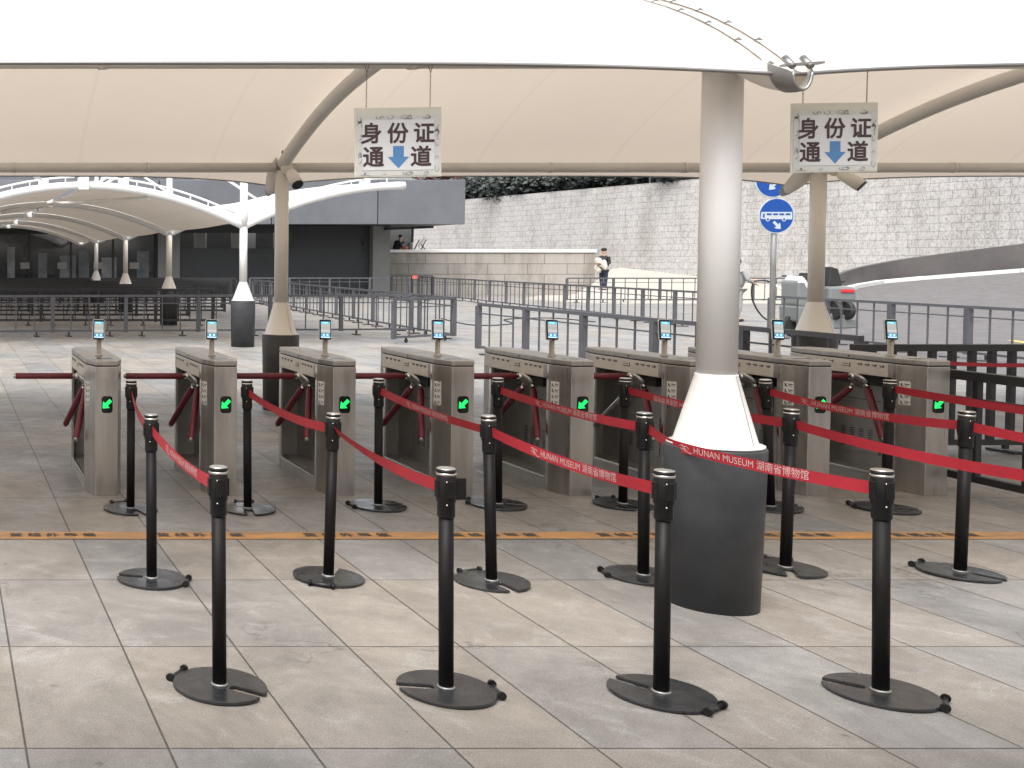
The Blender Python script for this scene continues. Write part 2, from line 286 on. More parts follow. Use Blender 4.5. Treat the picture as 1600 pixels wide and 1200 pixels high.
# ------------------------------------------------------------------ mesh helpers
class MB:
    def __init__(s): s.v = []; s.f = []; s.uv = {}; s.sm = []
    def add(s, vs, fs, smooth=False):
        o = len(s.v); s.v += [Vector(v) for v in vs]; s.f += [tuple(o + i for i in f) for f in fs]; s.sm += [smooth] * len(fs); return o
    def box(s, a, b, mtx=None):
        x0, y0, z0 = a; x1, y1, z1 = b
        vs = [Vector(c) for c in ((x0, y0, z0), (x1, y0, z0), (x1, y1, z0), (x0, y1, z0), (x0, y0, z1), (x1, y0, z1), (x1, y1, z1), (x0, y1, z1))]
        if mtx: vs = [mtx @ v for v in vs]
        s.add(vs, [(0, 3, 2, 1), (4, 5, 6, 7), (0, 1, 5, 4), (1, 2, 6, 5), (2, 3, 7, 6), (3, 0, 4, 7)]); return s
    def bar(s, p, q, wd, ht, up=Vector((0, 0, 1))):      # square bar from p to q
        p, q = Vector(p), Vector(q); d = (q - p).normalized(); sd = d.cross(up)
        if sd.length < 1e-4: sd = d.cross(Vector((0, 1, 0)))
        sd.normalize(); u = sd.cross(d)
        vs = []
        for c in (p, q):
            for a, b in ((-1, -1), (1, -1), (1, 1), (-1, 1)): vs.append(c + sd * a * wd / 2 + u * b * ht / 2)
        s.add(vs, [(0, 3, 2, 1), (4, 5, 6, 7), (0, 1, 5, 4), (1, 2, 6, 5), (2, 3, 7, 6), (3, 0, 4, 7)]); return s
    def tube(s, pts, r, n=12, cap=True):
        pts = [Vector(p) for p in pts]; rs = r if isinstance(r, (list, tuple)) else [r] * len(pts)
        vs = []; ref = None
        for i, p in enumerate(pts):
            d = (pts[min(i + 1, len(pts) - 1)] - pts[max(i - 1, 0)]).normalized()
            if ref is None: ref = d.cross(Vector((0, 0, 1))) if abs(d.z) < .9 else d.cross(Vector((0, 1, 0)))
            ref = (ref - d * ref.dot(d)).normalized(); o = d.cross(ref)
            for k in range(n):
                a = 2 * math.pi * k / n; vs.append(p + (ref * math.cos(a) + o * math.sin(a)) * rs[i])
        m = len(pts); fs = [(i * n + k, i * n + (k + 1) % n, (i + 1) * n + (k + 1) % n, (i + 1) * n + k) for i in range(m - 1) for k in range(n)]
        o = s.add(vs, fs, True)
        if cap:
            s.f.append(tuple(o + k for k in reversed(range(n)))); s.f.append(tuple(o + (m - 1) * n + k for k in range(n))); s.sm += [False, False]
        return s
    def lathe(s, c, prof, n=40, smooth=True):            # prof: (r,z) list
        c = Vector(c); vs = []
        for r, z in prof:
            for k in range(n):
                a = 2 * math.pi * k / n; vs.append(c + Vector((r * math.cos(a), r * math.sin(a), z)))
        m = len(prof); fs = [(i * n + k, i * n + (k + 1) % n, (i + 1) * n + (k + 1) % n, (i + 1) * n + k) for i in range(m - 1) for k in range(n)]
        o = s.add(vs, fs, smooth); s.f.append(tuple(o + k for k in reversed(range(n)))); s.f.append(tuple(o + (m - 1) * n + k for k in range(n))); s.sm += [False, False]
        return s
    def prism(s, poly, z0, z1, mtx=None):
        n = len(poly); vs = [Vector((x, y, z0)) for x, y in poly] + [Vector((x, y, z1)) for x, y in poly]
        if mtx: vs = [mtx @ v for v in vs]
        ar = sum(poly[i][0] * poly[(i + 1) % n][1] - poly[(i + 1) % n][0] * poly[i][1] for i in range(n))
        fs = [tuple(reversed(range(n))), tuple(range(n, 2 * n))] + [(i, (i + 1) % n, n + (i + 1) % n, n + i) for i in range(n)]
        if ar < 0: fs = [tuple(reversed(f)) for f in fs]
        s.add(vs, fs); return s
    def grid(s, fn, nu, nv, smooth=True, uvfn=None):
        vs = [fn(i / nu, j / nv) for j in range(nv + 1) for i in range(nu + 1)]
        o = len(s.v)
        s.add(vs, [(j * (nu + 1) + i, j * (nu + 1) + i + 1, (j + 1) * (nu + 1) + i + 1, (j + 1) * (nu + 1) + i) for j in range(nv) for i in range(nu)], smooth)
        if uvfn:
            for j in range(nv + 1):
                for i in range(nu + 1): s.uv[o + j * (nu + 1) + i] = uvfn(i / nu, j / nv)
        return s
    def ball(s, c, r, n=12, m=8):
        c = Vector(c); r = Vector(r) if not isinstance(r, (int, float)) else Vector((r, r, r)); vs = []
        for j in range(m + 1):
            t = math.pi * j / m
            for k in range(n):
                a = 2 * math.pi * k / n; vs.append(c + Vector((r.x * math.sin(t) * math.cos(a), r.y * math.sin(t) * math.sin(a), r.z * math.cos(t))))
        s.add(vs, [(j * n + k, (j + 1) * n + k, (j + 1) * n + (k + 1) % n, j * n + (k + 1) % n) for j in range(m) for k in range(n)], True); return s
    def mesh(s, name, off=Vector((0, 0, 0))):
        me = bpy.data.meshes.new(name); me.from_pydata([v - off for v in s.v], [], s.f)
        me.polygons.foreach_set('use_smooth', s.sm)
        if s.uv:
            ul = me.uv_layers.new(name='UVMap')
            for lp in me.loops: ul.data[lp.index].uv = s.uv.get(lp.vertex_index, (0, 0))
        me.update(); return me

def wloc(p):
    v = Vector((0, 0, 0))
    while p is not None: v += p.location; p = p.parent
    return v
def part(name, mb, m, parent=None, world=True, bevel=0, label=None):
    off = wloc(parent) if (world and parent) else Vector((0, 0, 0))
    me = mb if isinstance(mb, bpy.types.Mesh) else mb.mesh(name, off)
    me.materials.clear(); me.materials.append(m)
    o = bpy.data.objects.new(name, me); COL.objects.link(o)
    if parent: o.parent = parent
    if bevel:
        b = o.modifiers.new('bevel', 'BEVEL'); b.width = bevel; b.segments = 2; b.limit_method = 'ANGLE'; b.angle_limit = R(40)
    if label: o['label'] = label
    return o
def tag(o, label, cat, group=None):
    o['label'] = label; o['category'] = cat
    if group: o['group'] = group
    return o
def thing(name, label, cat, loc=(0, 0, 0), group=None):
    o = bpy.data.objects.new(name, None); COL.objects.link(o); o.location = loc; o.empty_display_size = .1
    return tag(o, label, cat, group)
def struct(name, mb, m, kind='structure'):
    o = part(name, mb, m); o['kind'] = kind; return o
def copy_tree(o, parent=None):
    c = o.copy(); COL.objects.link(c); c.parent = parent
    for ch in list(o.children): copy_tree(ch, c)
    return c
def text_mesh(body, size, bold=0.0, align='CENTER', spacing=1.0, res=3):
    c = bpy.data.curves.new('lettering', 'FONT'); c.body = body; c.size = size; c.align_x = align; c.align_y = 'CENTER'
    c.offset = bold; c.space_character = spacing; c.resolution_u = res; c.fill_mode = 'FRONT'
    o = bpy.data.objects.new('lettering', c); COL.objects.link(o)
    dg = bpy.context.evaluated_depsgraph_get(); me = bpy.data.meshes.new_from_object(o.evaluated_get(dg))
    bpy.data.objects.remove(o); return me
def text_mb(body, size, fn, **k):                        # fn maps (x,y) -> world Vector
    me = text_mesh(body, size, **k); mb = MB()
    mb.add([fn(v.co.x, v.co.y) for v in me.vertices], [tuple(p.vertices) for p in me.polygons]); bpy.data.meshes.remove(me); return mb

# ------------------------------------------------------------------ ground, roads
g = MB(); g.add([(-90, -25, 0), (160, -25, 0), (160, 170, 0), (-90, 170, 0)], [(0, 1, 2, 3)]); struct('ground', g, M['paving'])
# worn yellow waiting line with lettering
ya, yb = G(0, 843).y, G(0, 832).y
yl = MB(); yl.grid(lambda u, v: Vector((-1.5 + u * 14, ya + (yb - ya) * v, .004)), 60, 1)
line = struct('yellow_line', yl, M['yellow_line'])
ink = MB()
for k in range(10):
    xs = G(25, 837).x + k * .905
    for i, ch in enumerate('黄线外等候'):
        t = text_mb(ch, .085, lambda x, y, a=xs + i * .1125: Vector((a + x, (ya + yb) / 2 + y - .003, .008)), bold=.002)
        ink.add(t.v, t.f)
struct('line_lettering', ink, mat('faded_black_lettering', (.045, .04, .035), .7, var=.6, scale=9))
# ramped paving that climbs behind the far fence to the block wall
rp = MB()
ra, rb, rc, rd = Vector((27.2, 41.5, .004)), Vector((60, 41.5, .004)), Vector((60, 75, 2.72)), Vector((40, 75, 2.72))
def rampfn(u, v):
    Z = 41.5 + 33 * v; e = 27.9 + max(0, Z - 46.4) * .72; x = e - 3 + u * 40; k = max(0, min(1, (x - e + 1.4) / 1.3)); k = k * k * (3 - 2 * k)
    return Vector((x, Z, .004 + .082 * (Z - 41.5) * k))
rp.grid(rampfn, 60, 20)
struct('ramp', rp, M['pave_plain'])
# bus road climbing to the right
def roadpt(px, py, Z): return P(px, py, Z)
edge = [(1290, 470, 31), (1313, 461, 33), (1340, 450, 36), (1380, 443, 38), (1450, 436.5, 38), (1520, 431, 37), (1600, 425, 36), (1700, 418, 35), (1800, 411, 34)]
E3 = [roadpt(*e) for e in edge]
near = [G(1235, 552, .006), G(1275, 560, .006), G(1330, 566, .006), G(1380, 572, .006), G(1450, 580, .006), G(1520, 590, .006), G(1600, 600, .006), G(1700, 610, .006), G(1800, 620, .006)]
rd_ = MB()
def rfn(u, v):
    t = u * 8; i = min(7, int(t)); f = t - i
    a = near[i].lerp(near[i + 1], f); b = E3[i].lerp(E3[i + 1], f); p = a.lerp(b, v)
    p.z = .006 + (b.z - .006) * max(0, (v - .35) / .65) ** 1.3; return p
rd_.grid(rfn, 32, 24); struct('road', rd_, M['asphalt'])
kb = MB()
for i in range(1, 8):
    a, b = E3[i], E3[i + 1]; kb.bar(a + Vector((0, .1, .05)), b + Vector((0, .1, .05)), .22, .13)
struct('kerb', kb, M['kerb'])
rl = MB(); p0, p1 = G(1480, 514, .014), G(1640, 542, .014); rl.bar(p0, p1, .14, .004); struct('road_marking', rl, M['yellow'])
# curved ramp parapet
pw = MB(); top = [(1296, 436, 34), (1330, 422, 36), (1370, 412.5, 38.3), (1430, 402.5, 38.5), (1520, 391, 37.5), (1600, 381, 36.4), (1700, 368, 35.5), (1800, 355, 34.5)]
bot = [(1296, 446, 34), (1330, 446, 36), (1370, 441, 38.3), (1430, 436, 38.5), (1520, 429.5, 37.5), (1600, 422.5, 36.4), (1700, 415, 35.5), (1800, 408, 34.5)]
T3 = [P(*q) for q in top]; B3 = [P(*q) for q in bot]
def lp(L3, u):
    t = u * (len(L3) - 1); i = min(len(L3) - 2, int(t)); f = t - i
    p_ = [L3[max(0, i - 1)], L3[i], L3[i + 1], L3[min(len(L3) - 1, i + 2)]]
    return .5 * ((2 * p_[1]) + (p_[2] - p_[0]) * f + (2 * p_[0] - 5 * p_[1] + 4 * p_[2] - p_[3]) * f * f + (3 * p_[1] - p_[0] - 3 * p_[2] + p_[3]) * f ** 3)
off = Vector((.1, .3, 0))
pw.grid(lambda u, v: lp(B3, u).lerp(lp(T3, u), v), 40, 2); pw.grid(lambda u, v: lp(T3, u) + off * v, 40, 1); pw.grid(lambda u, v: lp(T3, u).lerp(lp(B3, u), v) + off, 40, 2)
tag(part('parapet_wall', pw, M['ramp_wall']), 'dark grey concrete parapet curving up beside the bus road', 'wall')

# ------------------------------------------------------------------ big carved wall and low stone wall
def WX(Z): return 36.6 - .155 * (Z - 52)
def uvwall(z0, z1, h0, h1, name, m, label):
    a = Vector((WX(z0), z0, h0)); L_ = (Vector((WX(z1), z1, 0)) - Vector((WX(z0), z0, 0))).length
    mb = MB(); mb.grid(lambda u, v: Vector((WX(z0 + (z1 - z0) * u), z0 + (z1 - z0) * u, h0 + (h1 - h0) * v)), 60, 8, False, lambda u, v: (u * L_, v * (h1 - h0)))
    o = thing(name, label, 'wall', (WX(z0), z0, 0)); part('wall_face', mb, m, o)
    c = MB(); c.grid(lambda u, v: Vector((WX(z0 + (z1 - z0) * u) + v * .5, z0 + (z1 - z0) * u + v * .1, h1 + .001)), 30, 1); part('coping', c, M['bldg_pier'], o)
    b = MB(); b.box((0, 0, 0), (1, 1, 1)); b = MB()
    b.add([Vector((WX(z0) + .6, z0, h0)), Vector((WX(z1) + .6, z1, h0)), Vector((WX(z1) + .6, z1, h1)), Vector((WX(z0) + .6, z0, h1))], [(0, 1, 2, 3)]); part('wall_back', b, M['bldg_pier'], o)
    return o
uvwall(26, 76, 0, 5.62, 'block_wall', M['big_wall'], 'tall pale retaining wall of carved stone blocks with weathered stains')
LZ = 51.5
lx0, lx1 = P(603, 400, LZ).x, P(930, 400, LZ).x; lh = P(700, 394.5, LZ).z
lw = thing('low_stone_wall', 'low stained stone wall with a white coping running right from the dark building', 'wall', (lx0, LZ, 0))
mb = MB(); mb.grid(lambda u, v: Vector((lx0 + (lx1 - lx0) * u, LZ, lh * v)), 20, 4, False, lambda u, v: (u * (lx1 - lx0), v * lh))
mb.grid(lambda u, v: Vector((lx1, LZ + u * 2.0, lh * v)), 2, 4, False, lambda u, v: (u * 2, v * lh)); part('wall_face', mb, M['low_wall'], lw)
mb = MB(); mb.box((lx0, LZ - .06, lh), (lx1 + .05, LZ + 2.0, lh + .14)); part('coping', mb, M['white_paint'], lw, bevel=.02)
# hillside and bushes behind the wall
hm = MB(); hm.grid(lambda u, v: Vector((WX(90 - 64 * v) + .7 + u * 40, 90 - 64 * v, 5.2 + u * 14)), 20, 12); struct('hillside', hm, M['hill'])
def bush(name, label, c, rad, n, m, leaf=.16, cat='bush', group='bushes along the top of the block wall'):
    o = thing(name, label, cat, c, group); mb = MB(); c = Vector(c)
    lobes = [(Vector((random.uniform(-.6, .6) * rad[0], random.uniform(-.6, .6) * rad[1], random.uniform(.1, .75) * rad[2])), random.uniform(.3, .6)) for _ in range(9)]
    for i in range(n):
        lc, lr = random.choice(lobes); d = Vector((random.gauss(0, 1), random.gauss(0, 1), random.gauss(0, 1))).normalized() * random.uniform(.5, 1) * lr
        p = c + lc + Vector((d.x * rad[0], d.y * rad[1], d.z * rad[2])); s_ = leaf * random.uniform(.6, 1.4)
        a = Vector((random.gauss(0, 1), random.gauss(0, 1), random.gauss(0, 1))).normalized(); b = a.orthogonal().normalized()
        mb.add([p - a * s_, p + b * s_ * .5, p + a * s_, p - b * s_ * .5], [(0, 1, 2, 3)])
    part('foliage', mb, m, o)
    st = MB()
    for k in range(5):
        q = lobes[k][0]; st.tube([c + Vector((0, 0, -.4)), c + q * .5, c + q], [.06, .04, .015], 6)
    part('stem', st, M['bark'], o)
bl = [('dark green bush at the far left of the wall top, next to the building', 735, 74, 'leaf'), ('second dark green bush from the building on the wall top', 775, 71, 'leaf'),
      ('reddish leafed shrub among the green bushes above the wall', 790, 76, 'leaf_red'), ('dense green bush above the wall, left of the canopy middle', 815, 68, 'leaf'),
      ('green bush above the wall, right of the red shrub', 850, 66, 'leaf'), ('rounded dark bush above the wall behind the capped man', 890, 63, 'leaf'),
      ('low dark bush above the wall, left of the two thin poles', 935, 61, 'leaf'), ('last low bush above the wall before the white column', 985, 58, 'leaf'), ('small bush showing right of the two thin poles', 1040, 55.5, 'leaf')]
for lab, px, Z, mk in bl:
    x = WX(Z) + 1.6
    zz = 5.5 if mk == 'leaf' else 7.2
    bush('bush', lab, (x, Z, zz), (2.2, 2.4, 2.0), 3200, M[mk])
for px, lab in ((988, 'left one of two thin pale poles standing on top of the block wall'), (1003, 'right one of two thin pale poles standing on top of the block wall')):
    Z = 56.5 if px < 995 else 55.6; mb = MB(); mb.tube([(WX(Z) + .25, Z, 5.6), (WX(Z) + .25, Z, 7.4)], .05, 8)
    tag(part('pole', mb, M['galv']), lab, 'pole', 'thin poles on the wall top')

# ------------------------------------------------------------------ museum building
bd = thing('museum_building', 'blue grey clad building with a deep overhanging slab and dark ground floor', 'building', (0, 50, 0))
bx1 = P(728, 300, 47).x; zb, zt = P(700, 350.5, 47).z, P(700, 281, 47).z
xs = [-8, -1, 4, 9.3, 14.2, P(591, 300, 47).x, bx1]
for i in range(len(xs) - 1):
    mb = MB(); mb.box((xs[i] + .02, 47, zb), (xs[i + 1] - .02, 47.12, zt)); part('cladding_panel', mb, M['building'], bd, bevel=.02)
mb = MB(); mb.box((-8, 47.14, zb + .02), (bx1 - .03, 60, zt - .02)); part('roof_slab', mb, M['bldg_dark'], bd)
mb = MB(); mb.box((-8, 47.3, zt), (9, 47.5, zt + .35)); mb.box((-8, 52, zt - .02), (12, 58, zt + 4)); part('upper_storey', mb, M['building'], bd)
FZ = 50.5
wx = P(577, 400, FZ).x; wx0 = P(282, 400, FZ).x
zw0, zw1 = P(300, 388, FZ).z, P(300, 364, FZ).z
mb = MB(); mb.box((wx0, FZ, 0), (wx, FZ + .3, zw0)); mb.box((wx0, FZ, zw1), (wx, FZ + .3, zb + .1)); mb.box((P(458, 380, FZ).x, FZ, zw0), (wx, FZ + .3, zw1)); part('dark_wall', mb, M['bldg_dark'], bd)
for a, b, mk in ((282, 304, 'glass'), (305, 322, 'bldg_pier'), (324, 362, 'glass'), (363, 378, 'bldg_pier'), (401, 428, 'glass'), (430, 457, 'glass')):
    mb = MB(); mb.box((P(a, 380, FZ).x, FZ + .12, zw0), (P(b, 380, FZ).x, FZ + .16, zw1)); wnd = part('window', mb, M[mk], bd)
mb = MB(); mb.box((P(577.5, 400, FZ).x, FZ - .4, 0), (P(604, 400, FZ).x, FZ + 1.0, zb + .05)); part('pier', mb, M['bldg_pier'], bd)
mb = MB(); mb.box((P(245, 400, FZ).x, FZ - .3, 0), (P(279, 400, FZ).x, FZ + .5, zb)); part('pier', mb, M['bldg_pier'], bd)
# shop front glass
gx0, gx1 = -6.0, P(243, 400, FZ).x
for k in range(8):
    a = gx0 + (gx1 - gx0) * k / 8; b = gx0 + (gx1 - gx0) * (k + 1) / 8
    mb = MB(); mb.box((a + .04, FZ + .1, .75), (b - .04, FZ + .14, 2.9)); gl = part('window', mb, M['glass'], bd)
mb = MB()
for k in range(9): mb.box((gx0 + (gx1 - gx0) * k / 8 - .04, FZ, 0), (gx0 + (gx1 - gx0) * k / 8 + .04, FZ + .2, zb))
mb.box((gx0, FZ + .02, 0), (gx1, FZ + .22, .75)); mb.box((gx0, FZ + .02, 2.9), (gx1, FZ + .22, zb)); part('window_frame', mb, M['mullion'], bd)
mb = MB(); mb.box((gx0, FZ + 4, 0), (gx1, FZ + 4.2, zb)); part('inner_wall', mb, M['bldg_pier'], bd)
for px in (39, 97, 153, 210):
    p = P(px, 415, FZ - .03); mb = MB(); mb.box((p.x - .22, p.y, p.z - .15), (p.x + .22, p.y + .02, p.z + .15)); part('notice', mb, mat('grey_notice', (.28, .27, .25), .7), bd)
for px, w_, z0_, z1_ in ((70, .30, .8, 2.0), (112, .55, .8, 1.9), (135, .35, .8, 2.2), (176, .5, .8, 1.8), (228, .4, .8, 2.1), (20, .25, .8, 2.3)):  # grey panels on the glass stand in for reflections and room contents
    x = P(px, 400, FZ).x; mb = MB(); mb.box((x - w_, FZ + .085, z0_), (x + w_ * .4, FZ + .095, z1_)); part('reflection_panel', mb, mat('grey_reflection_tone', (.10 + .05 * (px % 3), .11 + .05 * (px % 3), .115 + .05 * (px % 3)), .3, var=.5, scale=2), bd)
# wall mark : brush-like strokes and small line of writing
lg = MB(); 
for (a, b, c, d, wv) in ((565, 372, 567, 385, .10), (571, 369, 567, 384, .10), (567, 389, 571, 391, .08)):
    lg.bar(P(a, b, FZ - .03), P(c, d, FZ - .03), .03, wv)
for i, s_ in enumerate(((564, 397), (564, 401))): lg.bar(P(s_[0], s_[1], FZ - .03), P(s_[0] + 7, s_[1], FZ - .03), .03, .05)
part('wall_emblem', lg, M['ink'], bd)
# beam frame with post above low wall end
mb = MB(); a, b = P(602, 357.5, 50), P(676, 354.5, 50); mb.bar(a, b, .2, .12); part('awning_beam', mb, M['mullion'], bd)
mb = MB(); mb.bar(P(645, 356, 50.2), P(644, 379, 50.2), .08, .08); part('awning_post', mb, M['mullion'], bd)

# ------------------------------------------------------------------ foreground tensile canopy
BX = [-8.30, -2.26, 3.785, 9.83, 15.87]
ZN, ZF = 5.27, 12.15; ZC = (ZN + ZF) / 2
K = .0600
def arch_h(d): return 3.49 - K * d * d
def mem(X, v):
    i = 0
    while i < 3 and X > BX[i + 1]: i += 1
    t = (X - BX[i]) / (BX[i + 1] - BX[i]); s_ = abs(2 * t - 1)
    dm = 3.75 + .12 * s_ ** 5
    d = v * dm; h = arch_h(d) + .34 * (1 - s_ ** 2) * (1 - v * v) - ((.165 + .02 * s_ ** 3) if v < 0 else (.10 + .05 * s_ ** 3)) * v ** 8
    return Vector((X, ZC + d, h + .12))
cn = thing('tensile_canopy', 'large cream tensile membrane canopy spanning over the turnstiles, its top surface glowing white', 'canopy', (BX[0], ZC, 2.6))
mb = MB(); mb.grid(lambda u, v: mem(BX[0] + u * (BX[-1] - BX[0]), -1 + 2 * v), 160, 40); part('membrane', mb, M['membrane'], cn)
for vv in (-1, 1):
    mb = MB(); mb.tube([mem(BX[0] + (BX[-1] - BX[0]) * i / 160, vv) for i in range(161)], .009, 8); part('edge_cable', mb, M['bolt'], cn)
for X in BX:
    mb = MB(); mb.tube([(X, ZC + d, arch_h(d) - .02) for d in [(-3.28 + 6.83 * i / 32) for i in range(33)]], .072, 14); part('arch_tube', mb, M['tube_grey'], cn)
for Zb in (ZN, ZF):
    hb = 2.685 if Zb == ZN else 2.735
    for i in range(4):
        mb = MB(); mb.tube([(BX[i] + .08, Zb, hb), (BX[i + 1] - .08, Zb, hb)], .055, 14)
        for k in range(1, 4):
            x = BX[i] + (BX[i + 1] - BX[i]) * k / 4; mb.tube([(x - .02, Zb, hb), (x + .02, Zb, hb)], .060, 14)
        part('beam', mb, M['tube_grey'], cn)
# unseen canopy bay added over the camera to dim the foreground paving
ZS = ZC - 9.7
nb = thing('tensile_canopy', 'unseen cream membrane canopy added over the camera to shade the foreground', 'canopy', (BX[0], ZS, 2.6))
mb = MB(); mb.grid(lambda u, v: mem(BX[0] + u * (BX[-1] - BX[0]), -1 + 2 * v * .96) - Vector((0, 9.7, 0)), 80, 30); part('membrane', mb, M['membrane'], nb)
for X in BX:
    if X == BX[2]: continue
    mb = MB(); mb.tube([(X, ZS + d, arch_h(d) - .02) for d in [(-3.55 + 7.1 * i / 32) for i in range(33)]], .072, 14); part('arch_tube', mb, M['tube_grey'], nb)
# gutters: curved troughs that close the membrane valley over each column
def gutter(X, sgn, Zc):
    def fn(u, v):
        a = math.pi * v; r = .19 * math.sin(math.pi * min(1, .12 + u * .88) / 1.25) ** .5 * (1.0 - .15 * u)
        d = 3.40 + u * .52 if sgn < 0 else 3.40 + u * .55
        return Vector((X - math.cos(a) * (.15 if sgn < 0 else .10) * (.25 + .75 * (1 - abs(1.5 * u - .55) ** 2)), ZC + sgn * d, arch_h(d) + (.06 - .09 * u) - math.sin(a) * (.02 + (.15 if sgn < 0 else .12) * math.sin(math.pi * (u * .80 + .08)) ** .8)))
    mb = MB(); mb.grid(fn, 14, 14)
    part('gutter', mb, M['membrane_far'], cn)
    lipr = MB(); lipr.grid(lambda u, v: fn(.86 + u * .16, v) + Vector((-math.cos(math.pi * v) * .006, 0, -math.sin(math.pi * v) * .006)), 2, 16); lipr.tube([fn(1.02, v / 14) for v in range(15)], .007, 8); part('gutter_lip', lipr, M['bolt'], cn)
    if sgn < 0:
        e = MB(); q = fn(1, 0.5)
        for dx in (-.05, .03): e.tube([(X + dx, q.y - .02, q.z + .10), (X + dx, q.y + .03, q.z + .15)], .014, 8)
        e.bar((X - .08, q.y + .0, q.z + .11), (X + .09, q.y + .0, q.z + .12), .04, .010); part('end_bracket', e, M['bolt'], cn)
for X in BX[1:4]:
    gutter(X, -1, ZN); gutter(X, 1, ZF)
# clamp strips with bolts over the near arch
for X in (BX[2], BX[1], BX[3]):
    for sx in (-.048, .048):
        mb = MB(); mb.grid(lambda u, v: (lambda p: Vector((X + sx + (v - .5) * .028, p.y, p.z + .012)))(mem(X + sx, -1 + u * .9)), 30, 1); part('clamp_strip', mb, M['sticker'], cn)
        if X == BX[2]:
            for k in range(14):
                p = mem(X + sx, -.985 + k * .052); mb = MB(); mb.lathe((X + sx, p.y, p.z + .012), [(.010, 0), (.010, .005), (.005, .006), (.005, .010)], 8, False); mb.box((X + sx - .018, p.y - .007, p.z + .010), (X + sx + .018, p.y + .007, p.z + .0125)); part('bolt', mb, M['bolt'], cn)

# ------------------------------------------------------------------ canopy columns
def column(name, label, X, Y, r, hb=.79, hc=1.14, top=2.70, rb=.24, ms='col_white', mbk='col_base', taper=.015, rcone=.215, group='columns that carry the canopies'):
    o = thing(name, label, 'column', (X, Y, 0), group); c = (X, Y, 0)
    mb = MB(); mb.lathe(c, [(rb - taper, 0), (rb, hb - .012), (rb - .004, hb - .004), (rb - .02, hb)], 56); part('base_drum', mb, M[mbk], o)
    mb = MB(); mb.lathe(c, [(rb - .010, hb + .001), (rb - .010, hb + .010), (rcone + .004, hb + .0102), (rcone, hb + .014), (r + .004, hc - .006), (r + .004, hc)], 56); part('cone', mb, M[ms], o)
    seam = MB(); ang = -1.15
    seam.tube([Vector((X + math.cos(ang) * (rcone - .001), Y + math.sin(ang) * rcone, hb + .02)), Vector((X + math.cos(ang) * (r + .005), Y + math.sin(ang) * (r + .005), hc))], .0012, 6); part('seam', seam, M['bldg_pier'], o)
    mb = MB(); mb.lathe(c, [(r, hc), (r, top)], 56); part('shaft', mb, M[ms], o)
    return o
column('canopy_column', 'large white column with flared cone on a dark grey drum, nearest to the camera', BX[2], ZN, .085, rb=.212, top=2.76, rcone=.176, taper=.018)
column('canopy_column', 'cream column left of the left hanging sign, with camera at its top, on a near-black drum', BX[2], ZF, .075, hb=.855, hc=1.215, top=2.70, rb=.202, ms='col_cream', mbk='col_base2', rcone=.172)
column('canopy_column', 'cream column behind the last turnstiles, below the right hanging sign', BX[3], ZF, .076, hb=.87, hc=1.22, top=2.70, rb=.21, ms='col_cream', mbk='col_base2', rcone=.18)
def cctv(X, Y, Z, label, dirx=.03):
    o = thing('security_camera', label, 'camera', (X, Y, Z), 'security cameras on the columns')
    mb = MB(); mb.tube([(X, Y + .05, Z + .02), (X, Y + .0, Z + .0)], [.05, .05], 20); part('mount', mb, M['col_cream'], o)
    a = Vector((X + .01, Y - .02, Z - .02)); b = a + Vector((dirx, -.10, -.115))
    mb = MB(); mb.tube([a, a.lerp(b, .2), b], [.030, .046, .050], 20); hd = part('housing', mb, M['col_cream'], o)
    mb = MB(); mb.tube([b, b + (b - a).normalized() * .012], .046, 20); part('lens', mb, M['led_off'], o)
    mb = MB(); mb.tube([(X - .02, Y + .04, Z + .03), (X - .05, Y + .0, Z + .14), (X - .02, Y - .01, Z + .20), (X + .01, Y, Z + .12), (X, Y + .03, Z + .03)], .006, 6); part('cable', mb, M['rubber'], o); o.scale = (1.35, 1.35, 1.35)
p = P(450, 264, ZF - .13); cctv(p.x, ZF - .13, p.z, 'white bullet camera with black front on the cream column left of the left sign')
p = P(1306, 266, ZF - .2); cctv(p.x, ZF - .2, p.z, 'white bullet camera peeking out below the right hanging sign', .10)

# ------------------------------------------------------------------ far canopies with masts
RZ = [21.0, 28.0, 34.8, 41.6, 46.5]; XM = 5.80
def farh(d): return 3.14 - .08 * (3.13 - d) ** 2
fc = thing('tensile_canopy', 'row of low arched canopies on white masts in front of the building at left', 'canopy', (XM, RZ[0], 2.3))
def arcx(x):
    per = 6.26; d = abs(((x - XM + per / 2) % per) - per / 2); return farh(d)
for j, Z in enumerate(RZ):
    for (xa, xb) in ((XM - 6.26, XM - 3.13), (XM - 3.13, XM), (XM, XM + 3.13), (XM - 9.4, XM - 6.26)):
        pts = [(xa + (xb - xa) * i / 18, Z, arcx(xa + (xb - xa) * i / 18)) for i in range(19)]
        mb = MB(); mb.tube(pts, .078, 12); part('arch_tube', mb, M['tube'], fc)
        mb = MB(); mb.tube([(a, b, c + .17) for a, b, c in pts[2:-1]], .022, 6)
        for q in pts[2:-1:2]: mb.bar((q[0], q[1], q[2] + .05), (q[0], q[1], q[2] + .17), .02, .02)
        part('edge_rail', mb, M['tube'], fc)
    for xp in (XM - 3.13, ):
        mb = MB(); mb.box((xp - .10, Z - .12, 3.05), (xp + .10, Z + .12, 3.30)); part('ridge_bracket', mb, M['tube'], fc, bevel=.02)
